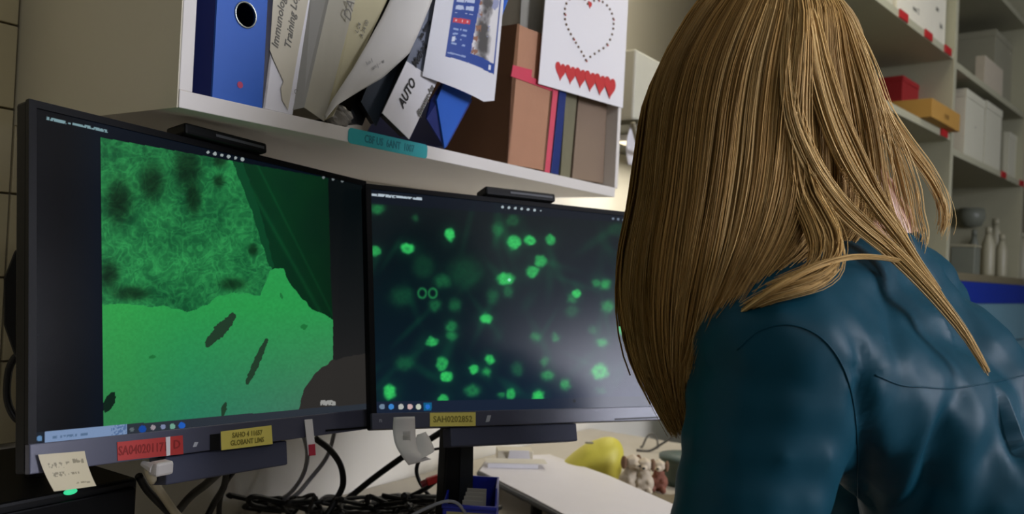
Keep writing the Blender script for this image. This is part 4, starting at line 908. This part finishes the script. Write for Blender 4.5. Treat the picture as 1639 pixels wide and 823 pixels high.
# things in the first bay, seen through the loose hair
x_, z_ = rz_(1490, 412, .06)
t = thing('small_box', 'little white box with a dark socket at the foot of the left bay', 'box', RACK(x_, .06, zc), YAW2)
zt_ = rz_(1490, 404, .06)[1]
obj('body', MB().box(RACK, x_-.04, x_+.035, .06, .12, zc+.001, zt_), PAPER, t, bevel=.002)
obj('socket', MB().box(RACK, x_+.036, x_+.075, .07, .11, zc+.001, zt_+.006), BLACK, t, bevel=.003)
obj('brass_collar', MB().box(RACK, x_+.028, x_+.04, .065, .115, zc+.002, zt_+.002), KR, t)
x_, z_ = rz_(1482, 372, .1)
t = thing('desk_lamp_head', 'small cream tap head with a dark opening above the little white box', 'fixture', RACK(x_, .1, z_), YAW2)
obj('housing', MB().ball(RACK, (x_, .1, z_), (.035, .03, .024)), CREAM, t, smooth=True); obj('opening', MB().ball(RACK, (x_+.005, .074, z_-.002), (.014, .008, .012)), INK, t, smooth=True)
obj('post', MB().tube([RACK(x_+.01, .12, z_), RACK(x_+.01, .12, zc)], .009, 10), OLV, t)
# bench under the shelving
bn = thing('lab_bench', 'lab bench with royal blue edge and pale blue front under the right shelving', 'bench', RACK(.2, -.1, 0), YAW2)
zb1 = rz_(1600, 486, -.02)[1]
obj('blue_edge', MB().box(RACK, xL+.3, xR+.1, -.02, DP, zb1, zc-.031), mat('royal_blue_edge', (18, 48, 150), .5), bn, bevel=.002)
PB = mat('pale_blue_panel', (112, 152, 166), .5, .04, 10)
obj('front_panel', MB().box(RACK, xL+.3, xR+.1, -.012, DP, zb1-.16, zb1-.001), PB, bn, bevel=.001)
obj('drawer_front', MB().box(RACK, xL+.3, xR+.1, -.02, DP, zb1-.50, zb1-.165), PB, bn, bevel=.002)
obj('plinth', MB().box(RACK, xL+.32, xR+.08, .02, DP, -1.23, zb1-.505), mat('plinth_grey', (96, 104, 110), .6), bn)
oo = obj('door_strip', MB().box(RACK, .1, .5, -.02, -.012, rz_(1620, 520)[1]-.006, rz_(1620, 520)[1]+.004), mat('handle_grey', (92, 122, 136), .5), bn)
# ceiling lamps: the one behind the viewpoint is unseen, added for fill
for yy, lab in ((-1.35, 'unseen white ceiling lamp added behind the viewpoint for fill light'),):
    t = thing('ceiling_lamp', lab, 'lamp', (.85, yy, 2.68), 0)
    obj('housing', MB().box(WORLD, .2, 1.5, yy-.18, yy+.18, 2.69, 2.75), WHITE, t, bevel=.004)
    obj('diffuser', MB().box(WORLD, .22, 1.48, yy-.16, yy+.16, 2.68, 2.69), mat('lamp_diffuser', (255, 246, 220), .5, emit=(255, 240, 205), estr=2.0), t)
t = thing('ceiling_lamp', 'long white ceiling lamp over the desk', 'lamp', (0.75, 2.1, 2.68), 0)
obj('housing', MB().box(WORLD, .1, 1.4, 1.92, 2.28, 2.69, 2.75), WHITE, t, bevel=.004)
obj('diffuser', MB().box(WORLD, .12, 1.38, 1.94, 2.26, 2.68, 2.69), mat('lamp_diffuser', (255, 246, 220), .5, emit=(255, 240, 205), estr=2.0), t)
# ------------------------------------------------------------------ the person at the monitors
def rot_to(F_, U_):                                            # columns: side, forward, up
    f_ = Vector(F_).normalized(); u_ = Vector(U_); s_ = f_.cross(u_).normalized(); u_ = s_.cross(f_)
    return Matrix((s_, f_, u_)).transposed()
HC = wp(1225, 128, .985)
HR_ = rot_to((-.80, .48, -.34), (-.30, .15, 1))
def H(x, y, z): return HC + HR_ @ Vector((x, y, z))
NECK = wp(1385, 372, .985)
LS = wp(1243, 572, .83); LE = wp(1168, 1000, .79); LH = Vector((.02, .66, .775))
RS = wp(1478, 530, 1.12); RE = Vector((.47, 1.12, .93)); RH = Vector((.36, .93, .778))
T1 = wp(1450, 560, .99); T2 = wp(1560, 760, .98); T3 = wp(1700, 1010, .97); PV = wp(1790, 1210, .96)
per = thing('person', 'person with long straight blonde hair in a dark teal satin blouse, leaning toward the screens', 'person', (PV.x, PV.y, 0.0), 0)
SKIN = mat('skin', (206, 160, 136), .5, .05, 40); SKIN.node_tree.nodes['Principled BSDF'].inputs['Subsurface Weight'].default_value = .1
SATIN = mat('teal_satin', (4, 62, 78), .52, .05, 14, bump=.02, bscale=18)
SATIN.node_tree.nodes['Principled BSDF'].inputs['Specular IOR Level'].default_value = .2
def hand(W0, d_, up_, side):                                   # palm, four bent fingers and a side thumb
    R_ = rot_to(d_, up_); L_ = lambda x, y, z: Vector(W0)+R_ @ Vector((x*side, y, z)); b = []
    for x in (-.028, -.01, .01, .028):
        b += chain([L_(x*.6, .0, 0), L_(x, .075, .0)], [.014, .0125])
    for x, l_, r_ in ((-.030, .062, .0075), (-.010, .078, .0082), (.011, .084, .0085), (.031, .074, .0082)):
        b += chain([L_(x, .072, .002), L_(x*1.12, .072+l_*.42, .010), L_(x*1.2, .072+l_*.74, .002), L_(x*1.22, .072+l_*.96, -.012)], [r_*1.1, r_, r_*.95, r_*.85])
    b += chain([L_(.026, .012, -.002), L_(.050, .038, -.006), L_(.056, .068, -.010), L_(.052, .088, -.012)], [.013, .011, .0098, .0085])
    return b
balls = [(H(0, -.018, .018), (.072, .088, .084), HR_), (H(0, .022, .006), (.068, .074, .082), HR_), (H(0, .035, -.055), (.050, .058, .055), HR_), (H(0, .062, -.088), (.026, .026, .022), HR_),
         (H(0, .094, -.012), (.010, .016, .028), HR_), (H(0, .108, -.028), (.013, .014, .011), HR_), (H(0, .088, -.060), (.024, .012, .007), HR_), (H(0, .087, -.071), (.020, .012, .007), HR_),
         (H(.03, .080, .020), (.024, .012, .007), HR_), (H(-.03, .080, .020), (.024, .012, .007), HR_), (H(.04, .068, -.028), (.024, .022, .022), HR_), (H(-.04, .068, -.028), (.024, .022, .022), HR_)]
for e in (-1, 1): balls += [(H(e*.077, -.005, -.008), (.008, .019, .032), HR_)]
balls += chain([H(0, -.02, -.05), NECK, T1], [.056, .056, .06])
balls += chain([T1, T2, T3, PV], [.065, .085, .10, .11])
balls += chain([NECK, LS, LE, LH], [.05, .05, .038, .026]) + chain([NECK, RS, RE, RH], [.05, .05, .038, .026])
hipL = PV+Vector((-.05, -.09, -.02)); hipR = PV+Vector((.05, .09, -.02))
KL = hipL+Vector((-.36, .10, -.02)); KR_ = hipR+Vector((-.36, .18, -.02))
AL = KL+Vector((.05, -.02, -.44)); AR = KR_+Vector((.05, -.02, -.44))
AL.z = AR.z = .09
balls += chain([hipL, KL, AL], [.085, .058, .04]) + chain([hipR, KR_, AR], [.085, .058, .04])
balls += chain([AL, AL+Vector((-.12, .07, -.045))], [.04, .03]) + chain([AR, AR+Vector((-.12, .07, -.045))], [.04, .03])
balls += hand(LH, (-.85, .3, -.05), (0, 0, 1), 1) + hand(RH, (-.9, -.3, -.05), (0, 0, 1), -1)
blob_mesh('body', balls, SKIN, per, .0050, 3)
for e in (-1, 1):
    ey = obj('eye', MB().ball(Frame(Matrix.Translation(H(e*.031, .080, .004)) @ HR_.to_4x4()), (0, 0, 0), (.0125, .010, .010), 12, 8), mat('eye_white', (230, 226, 220), .2), per, smooth=True)
    obj('iris', MB().ball(Frame(Matrix.Translation(H(e*.031, .088, .003)) @ HR_.to_4x4()), (0, 0, 0), (.0055, .003, .0055), 12, 6), mat('iris_blue', (70, 96, 110), .2), ey, smooth=True)
# satin blouse: one continuous surface over torso and sleeves
def torsoballs(A, B, ra, rb, sa, sb):                          # wide torso cross section made of side by side balls
    out = []; sd = (RS-LS); sd.z = 0; sd.normalize(); n_ = max(3, int((B-A).length/.035))
    for k in range(n_+1):
        f_ = k/n_; c_ = A.lerp(B, f_); r_ = ra+(rb-ra)*f_; s_ = sa+(sb-sa)*f_
        for j in (-1, -.5, 0, .5, 1): out.append((c_+sd*(s_*j), (r_*(1-.12*abs(j)),)*3, None))
    return out
sh = torsoballs(T1+Vector((.0, 0, -.01)), T2, .092, .118, .060, .085)+torsoballs(T2, T3, .118, .122, .085, .09)+torsoballs(T3, PV, .122, .14, .09, .095)
sh += chain([NECK+Vector((.01, 0, -.035)), T1], [.066, .088])
sh += chain([NECK+Vector((.0, 0, -.045)), LS.lerp(NECK, .35), LS], [.062, .074, .086]) + chain([NECK+Vector((0, 0, -.045)), RS.lerp(NECK, .4), RS], [.062, .068, .070])
sh += chain([wp(1498, 592, .985), wp(1560, 690, .98), wp(1640, 850, .97)], [.093, .104, .12])
sh += chain([T1, LS], [.09, .088]) + chain([T2+Vector((-.08, -.05, .06)), LS], [.10, .088])
sh += chain([LS, LS.lerp(LE, .5), LE], [.086, .074, .066]) + chain([LE, LE.lerp(LH, .82)], [.06, .042])
sh += chain([RS, RE], [.070, .055]) + chain([RE, RE.lerp(RH, .82)], [.052, .040])
sd_ = (RS-LS).normalized()
def folds(co):
    p = co; a_ = (p-LS); w_ = math.exp(-((a_.length-.10)/.10)**2)
    f_ = noise.noise(Vector((p.x*9+p.z*5, p.y*9, p.z*3.2)))*.006
    r_ = math.atan2(a_.dot(UP), a_.dot(sd_)); f_ += w_*.0012*math.sin(r_*5+3*noise.noise(p*6))
    q_ = (p-NECK).dot(sd_); dn = (NECK-p).z
    f_ += .005*math.sin(p.x*38+p.y*30+3*noise.noise(p*5))*min(1, max(0, (dn-.12)*6))
    q = proj(p)
    def crease(x0, y0, x1, y1, wd, h_):
        dx, dy = x1-x0, y1-y0; t_ = max(0, min(1, ((q[0]-x0)*dx+(q[1]-y0)*dy)/(dx*dx+dy*dy))); d_ = math.hypot(q[0]-x0-t_*dx, q[1]-y0-t_*dy)
        return h_*math.exp(-(d_/wd)**2)*math.sin(PI*min(1, max(0, .12+t_*.9)))
    if (p-CAM).length < 1.0:
        f_ += crease(1538, 632, 1450, 860, 20, -.016)+crease(1505, 640, 1410, 830, 16, .008)+crease(1575, 640, 1530, 860, 24, .007)
        f_ += crease(1608, 630, 1650, 780, 16, -.014)+crease(1468, 430, 1592, 616, 15, .008)+crease(1418, 470, 1446, 600, 14, -.006)+crease(1378, 560, 1392, 860, 18, -.012)
    return f_
blouse = blob_mesh('blouse', sh, SATIN, per, .0065, 10, disp=folds)
inv = MW[per.name]
bvh = BVHTree.FromPolygons([inv @ v.co for v in blouse.data.vertices], [tuple(p.vertices) for p in blouse.data.polygons])
def onto(px, py, off=.0006):
    h_ = bvh.ray_cast(CAM, ray(px, py).normalized()); return (h_[0]+h_[1]*off) if h_[0] is not None else None
def seam(pix, r, name='seam', m=None):
    pts = [onto(*p_) for p_ in [(q.x, q.y) for q in curve_pts([Vector((a_, b_, 0)) for a_, b_ in pix], 10)]]
    run = []
    for p_ in pts+[None]:
        if p_ is None or (run and (p_-run[-1]).length > .06):
            if len(run) > 3: obj(name, MB().tube(run, r, 6), m or SATIN, per, smooth=True)
            run = [p_] if p_ is not None else []
        else: run.append(p_)
seam([(1180, 560), (1215, 530), (1262, 520), (1310, 538), (1345, 580), (1364, 640), (1372, 720), (1374, 830)], .0008)
seam([(1400, 600), (1440, 616), (1480, 620), (1520, 622), (1580, 614), (1645, 600)], .0008)
# collar: stand and turned down leaf
CF = Frame(Matrix.Translation(NECK+Vector((-.020, .004, -.020))) @ rot_to((-.83, .5, -.40), (-.36, .15, 1)).to_4x4())
def collar(rz0, rz1, h0, h1, a0, a1):
    def fn(u, v):
        a_ = a0+(a1-a0)*u; r_ = rz0+(rz1-rz0)*v; h_ = h0+(h1-h0)*v+.002*math.sin(5*a_)
        return CF(r_*math.cos(a_), r_*1.08*math.sin(a_), h_)
    return fn
nn_ = Vector((0, 0, 0))
def collar_part(nm, *a_):
    g_ = MB().grid(collar(*a_), 40, 8); o = obj(nm, g_, SATIN, per, smooth=True); md = o.modifiers.new('s', 'SOLIDIFY'); md.thickness = .0022; return o
collar_part('collar_stand', .060, .057, -.030, .022, math.radians(125), math.radians(415))
collar_part('collar_leaf', .057, .067, .0225, -.010, math.radians(118), math.radians(422))

# hair: strands interpolated between guide locks that hang from the crown
GH = [
 [(1250,-75,.985),(1150,-30,.985),(1085,60,.985),(1048,140,.98),(1036,220,.975),(1026,310,.97),(1010,400,.96),(1005,480,.95),(1018,560,.94),(1046,630,.93),(1084,694,.925)],
 [(1250,-78,.95),(1172,-20,.915),(1112,70,.895),(1086,150,.885),(1074,230,.88),(1064,320,.87),(1052,400,.865),(1046,480,.865),(1052,560,.875),(1070,630,.89),(1090,688,.905)],
 [(1252,-78,.93),(1200,-10,.88),(1158,80,.862),(1138,160,.855),(1128,240,.85),(1118,320,.845),(1104,400,.84),(1092,480,.845),(1086,545,.855),(1086,610,.87),(1096,664,.885)],
 [(1256,-78,.92),(1234,0,.868),(1206,90,.852),(1192,170,.847),(1184,250,.843),(1174,320,.838),(1160,390,.832),(1142,450,.83),(1124,510,.835),(1110,570,.845),(1104,626,.86)],
 [(1262,-78,.92),(1266,0,.868),(1254,90,.85),(1246,170,.846),(1240,250,.843),(1232,310,.838),(1216,370,.83),(1196,420,.822),(1172,470,.815),(1146,520,.815),(1122,575,.83)],
 [(1268,-78,.925),(1294,0,.872),(1292,90,.856),(1292,170,.852),(1294,240,.85),(1292,300,.845),(1280,350,.836),(1258,395,.824),(1232,430,.812),(1200,468,.802),(1166,508,.802)],
 [(1274,-78,.93),(1318,0,.885),(1324,90,.872),(1334,170,.872),(1340,230,.875),(1342,290,.875),(1336,340,.868),(1322,375,.855),(1300,400,.84),(1272,420,.825),(1236,446,.81)],
 [(1280,-76,.94),(1338,5,.905),(1356,90,.90),(1370,160,.905),(1380,220,.915),(1386,270,.92),(1388,310,.92),(1386,340,.915),(1378,365,.905),(1366,385,.895),(1350,402,.88)],
 [(1284,-74,.96),(1350,15,.945),(1376,90,.94),(1398,160,.945),(1412,215,.955),(1420,260,.965),(1424,300,.97),(1424,335,.97),(1420,360,.965),(1414,380,.955),(1404,400,.945)],
]
G = np.array([[list(wp(*p_)) for p_ in g] for g in GH])
def cr(P_, t):                                                 # vectorised Catmull-Rom along axis 0, t in 0..n-1
    n_ = len(P_); i = np.clip(np.floor(t).astype(int), 0, n_-2); f_ = (t-i)[:, None]
    g_ = lambda k: P_[np.clip(k, 0, n_-1)]
    a, b, c, d = g_(i-1), g_(i), g_(i+1), g_(i+2)
    return .5*(2*b+(c-a)*f_+(2*a-5*b+4*c-d)*f_**2+(-a+3*b-3*c+d)*f_**3)
NS = 26
def along(path, ns=NS, end=1.0): return cr(path, np.linspace(0, (len(path)-1)*end, ns))
strands = []; radii = []; tints = []
LIGHT = np.array([222., 188, 128]); MID = np.array([190., 152, 92]); DARK = np.array([142., 108, 58])
def add_strand(path, r0, tint, taper=.5):
    strands.append(path); radii.append(r0*np.linspace(1, taper, len(path))); tints.append(tint)
cen = np.array(HC)
def guide_at(u):
    i = min(int(u), len(G)-2); f_ = u-i
    g0, g1, g2, g3 = G[max(i-1, 0)], G[i], G[i+1], G[min(i+2, len(G)-1)]
    return .5*(2*g1+(g2-g0)*f_+(2*g0-5*g1+4*g2-g3)*f_**2+(-g0+3*g1-3*g2+g3)*f_**3)
NCL = 210
clump_u = np.sort(rng.uniform(0, 7.5, NCL)); clump_t = rng.uniform(0, 1, NCL)
for ci in range(NCL):
    u0 = clump_u[ci]; base_t = clump_t[ci]
    ph = rng.uniform(0, 6.28, 3); amp = rng.uniform(.001, .004); end = rng.uniform(.86, 1.0) if rng.uniform() < .6 else 1.0
    dep = rng.uniform(-.010, .003)-.012*math.exp(-((u0-6.1)/.8)**2); base_t = base_t*(1-.55*math.exp(-((u0-6.1)/.8)**2))  # recessed clumps, their shade also put into a darker strand tone
    for s_ in range(26):
        u = np.clip(u0+rng.normal(0, .09), 0, 7.6); p_ = along(guide_at(u), NS, end*rng.uniform(.96, 1.0)).copy(); tt = np.linspace(0, 1, NS)
        tocam = np.array(CAM)-p_; tocam /= np.linalg.norm(tocam, axis=1)[:, None]
        conv = along(guide_at(u0), NS, end)
        p_ = p_*(1-.40*tt[:, None]**1.5)+conv*(.40*tt[:, None]**1.5)
        w_ = (tt**.8)[:, None]
        p_ += tocam*(dep+rng.normal(0, .003))*np.minimum(1, tt*5)[:, None]
        p_ += w_*(amp*np.stack([np.sin(tt*5+ph[0]), np.sin(tt*4+ph[1]), .3*np.sin(tt*6+ph[2])], 1)+rng.normal(0, .0028, 3))
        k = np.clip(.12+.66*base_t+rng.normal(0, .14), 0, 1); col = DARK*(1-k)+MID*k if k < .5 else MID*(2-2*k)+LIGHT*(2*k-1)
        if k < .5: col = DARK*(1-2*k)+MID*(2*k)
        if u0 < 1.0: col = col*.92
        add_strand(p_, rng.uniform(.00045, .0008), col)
# far half of the head and fall, so the hair is closed from every side
GB = G.copy(); 
for i in range(len(GB)):
    for j in range(len(GB[i])):
        p_ = GB[i][j]; fade = min(1, j/3)
        GB[i][j] = p_+np.array([.01, 1, 0])*(2*max(0, cen[1]-p_[1])*(1 if j < 7 else .75)+.03*fade)
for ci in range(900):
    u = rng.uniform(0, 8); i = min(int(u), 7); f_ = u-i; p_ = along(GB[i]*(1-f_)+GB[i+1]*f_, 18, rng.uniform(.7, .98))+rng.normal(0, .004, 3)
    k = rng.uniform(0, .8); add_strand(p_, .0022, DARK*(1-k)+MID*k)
# separate locks that fall over the neck and back, and the curl on the shoulder
def lock(pix, n_, spread0, spread1, tone, r=.0009, spread_mid=None):
    g_ = np.array([list(wp(*p_)) for p_ in pix])
    for s_ in range(n_):
        o_ = rng.normal(0, 1, 3); o_[1] *= .6; tt = np.linspace(0, 1, NS)[:, None]; sp = spread0*(1-tt)+spread1*tt
        if spread_mid: sp = sp+4*tt*(1-tt)*(spread_mid-(spread0+spread1)/2)
        p_ = along(g_, NS, rng.uniform(.93, 1.0))+o_*sp*np.minimum(1, .25+tt*3)
        k = np.clip(tone+rng.normal(0, .16), 0, 1); col = DARK*(1-2*k)+MID*2*k if k < .5 else MID*(2-2*k)+LIGHT*(2*k-1)
        add_strand(p_, rng.uniform(.6, 1.1)*r, col)
# curl resting on the shoulder
lock([(1262,-70,.92),(1286,0,.866),(1284,90,.846),(1278,180,.842),(1282,250,.842),(1296,310,.838),(1320,355,.822),(1334,390,.805),(1330,425,.785),(1306,448,.768),(1268,462,.76),(1228,474,.765),(1190,494,.785)], 120, .004, .003, .62, spread_mid=.005)
lock([(1260,-70,.92),(1280,10,.86),(1274,100,.842),(1266,190,.84),(1266,260,.84),(1278,320,.834),(1298,368,.818),(1306,404,.80),(1296,432,.785),(1266,446,.775),(1230,462,.775)], 70, .004, .003, .5)
# long light lock from the crown across the nape and down the back
nape = [(1264,-72,.92),(1262,20,.862),(1258,100,.843),(1266,180,.838),(1292,250,.838),(1330,310,.84),(1372,355,.842),(1420,395,.845),(1466,440,.84),(1510,490,.835),(1548,540,.83),(1582,598,.82)]
lock(nape, 110, .003, .0012, .78, spread_mid=.004)
lock([(1270,-72,.925),(1300,20,.872),(1316,100,.858),(1340,180,.858),(1366,240,.865),(1394,300,.87),(1420,345,.87),(1446,390,.862),(1474,432,.852),(1506,478,.842),(1534,520,.835)], 90, .004, .002, .66, spread_mid=.005)
lock([(1266,-72,.92),(1290,20,.865),(1302,110,.85),(1324,190,.848),(1356,262,.85),(1398,325,.855),(1436,375,.855),(1470,425,.848),(1500,465,.842)], 70, .004, .002, .8, spread_mid=.004)
# lower strand swept back across the shoulder blade
lock([(1180,505,.79),(1215,480,.765),(1260,450,.755),(1310,425,.765),(1360,412,.79),(1405,412,.82),(1440,418,.84)], 34, .0015, .0012, .7, r=.0008)
# loose wisps at the right of the nape
for base, n_, tn in (([(1284,-72,.96),(1352,20,.925),(1388,100,.92),(1414,170,.93),(1450,225,.94),(1484,270,.95),(1506,310,.96),(1514,345,.965),(1508,372,.97)], 50, .92),
                     ([(1282,-72,.95),(1348,20,.92),(1380,100,.915),(1402,170,.92),(1424,230,.93),(1440,290,.94),(1450,335,.945),(1458,380,.945),(1452,418,.93)], 30, .9),
                     ([(1282,-72,.95),(1350,30,.92),(1384,110,.915),(1410,180,.92),(1440,240,.93),(1462,300,.94),(1468,340,.945),(1476,375,.945),(1470,405,.94)], 20, .6),
                     ([(1280,-74,.945),(1340,10,.91),(1368,90,.905),(1390,160,.905),(1404,230,.91),(1412,290,.915),(1424,340,.915),(1440,385,.90),(1452,410,.89)], 50, .6)):
    lock(base, n_, .006, .0045, tn, r=.0008)
def build_hair(name, strands, radii, tints, m, parent):
    V_, F_, T_ = [], [], []; off = 0
    for p_, r_, c_ in zip(strands, radii, tints):
        n_ = len(p_); t_ = np.gradient(p_, axis=0); t_ /= np.linalg.norm(t_, axis=1)[:, None]+1e-9
        a_ = np.cross(t_, (.3, .9, .2)); a_ /= np.linalg.norm(a_, axis=1)[:, None]+1e-9; b_ = np.cross(t_, a_)
        ring_ = [p_+(a_*math.cos(q)+b_*math.sin(q))*r_[:, None] for q in (0, 2*PI/3, 4*PI/3)]
        V_.append(np.stack(ring_, 1).reshape(-1, 3)); i = np.arange(n_-1)*3+off
        for k in range(3): k2 = (k+1) % 3; F_.append(np.stack([i+k, i+k2, i+3+k2, i+3+k], 1))
        sh_ = 1+.10*np.sin(np.linspace(0, 9, n_)+c_[0]); T_.append(np.repeat((c_[None]*np.clip(sh_, .8, 1.15)[:, None]), 3, axis=0)); off += 3*n_
    V_ = np.concatenate(V_); F_ = np.concatenate(F_); T_ = np.clip(np.concatenate(T_)/255, 0, 1)**2.2
    iv = np.array(MW[parent.name].inverted()); V_ = V_ @ iv[:3, :3].T+iv[:3, 3]
    me = bpy.data.meshes.new(name); me.vertices.add(len(V_)); me.vertices.foreach_set('co', V_.ravel()); me.loops.add(len(F_)*4); me.loops.foreach_set('vertex_index', F_.ravel())
    me.polygons.add(len(F_)); me.polygons.foreach_set('loop_start', np.arange(len(F_))*4); me.polygons.foreach_set('loop_total', np.full(len(F_), 4)); me.update(calc_edges=True)
    me.polygons.foreach_set('use_smooth', [True]*len(F_))
    at = me.color_attributes.new('tint', 'FLOAT_COLOR', 'POINT'); at.data.foreach_set('color', np.concatenate([T_, np.ones((len(T_), 1))], 1).ravel().astype(np.float32))
    me.materials.append(m); o = bpy.data.objects.new(name, me); C.objects.link(o); o.parent = parent; MW[o.name] = MW[parent.name].copy(); return o
HM = attr_mat('hair_strands', .5, spec=.16)
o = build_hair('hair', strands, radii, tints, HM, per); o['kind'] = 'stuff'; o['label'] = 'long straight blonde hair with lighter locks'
# scalp layer under the strands
cap = MB()
HF = Frame(Matrix.Translation(HC) @ HR_.to_4x4())
def capf(u, v):
    a_ = u*2*PI; b_ = v*PI*.68; r_ = (.084, .100, .098)
    return HF(r_[0]*math.sin(b_)*math.sin(a_), -.014+r_[1]*math.sin(b_)*math.cos(a_), .012+r_[2]*math.cos(b_))
cap.grid(capf, 30, 16)
def shellf(u, v):                                             # inner surface a little behind the strands
    g_ = along(guide_at(u*7.2), 30); p_ = g_[min(29, round(v*27))]; t_ = np.array(CAM)-p_; t_ /= np.linalg.norm(t_); k = min(1, v*5); return Vector(p_-t_*.014*k)
cap.grid(shellf, 30, 27)
obj('scalp_hair', cap, mat('hair_under', (150, 118, 66), .7, .2, 8, stretch=(30, 30, 1)), per, smooth=True)
# stool under the person
t = thing('lab_stool', 'grey lab stool under the person in the teal blouse', 'stool', (PV.x, PV.y, 0), 0)
sz = PV.z-.155
FS = frame(Vector((PV.x-.03, PV.y, 0)), 0)
obj('seat', MB().lathe(FS, (0, 0, sz-.05), [(.16, 0), (.19, .01), (.195, .04), (.17, .055)], 28), mat('seat_vinyl', (60, 62, 66), .5), t, smooth=True)
obj('column', MB().tube([FS(0, 0, .06), FS(0, 0, sz-.05)], .028, 14), mat('steel_leg', (120, 122, 126), .4, metal=.6), t)
for k in range(5):
    a_ = k*2*PI/5; lg_ = obj('leg', MB().tube([FS(0, 0, .08), FS(.26*math.cos(a_), .26*math.sin(a_), .05)], [.018, .012], 8), BLACK, t)
    obj('caster', MB().ball(FS, (.26*math.cos(a_), .26*math.sin(a_), .025), (.024, .024, .024), 12, 8), BLACK, lg_, smooth=True)
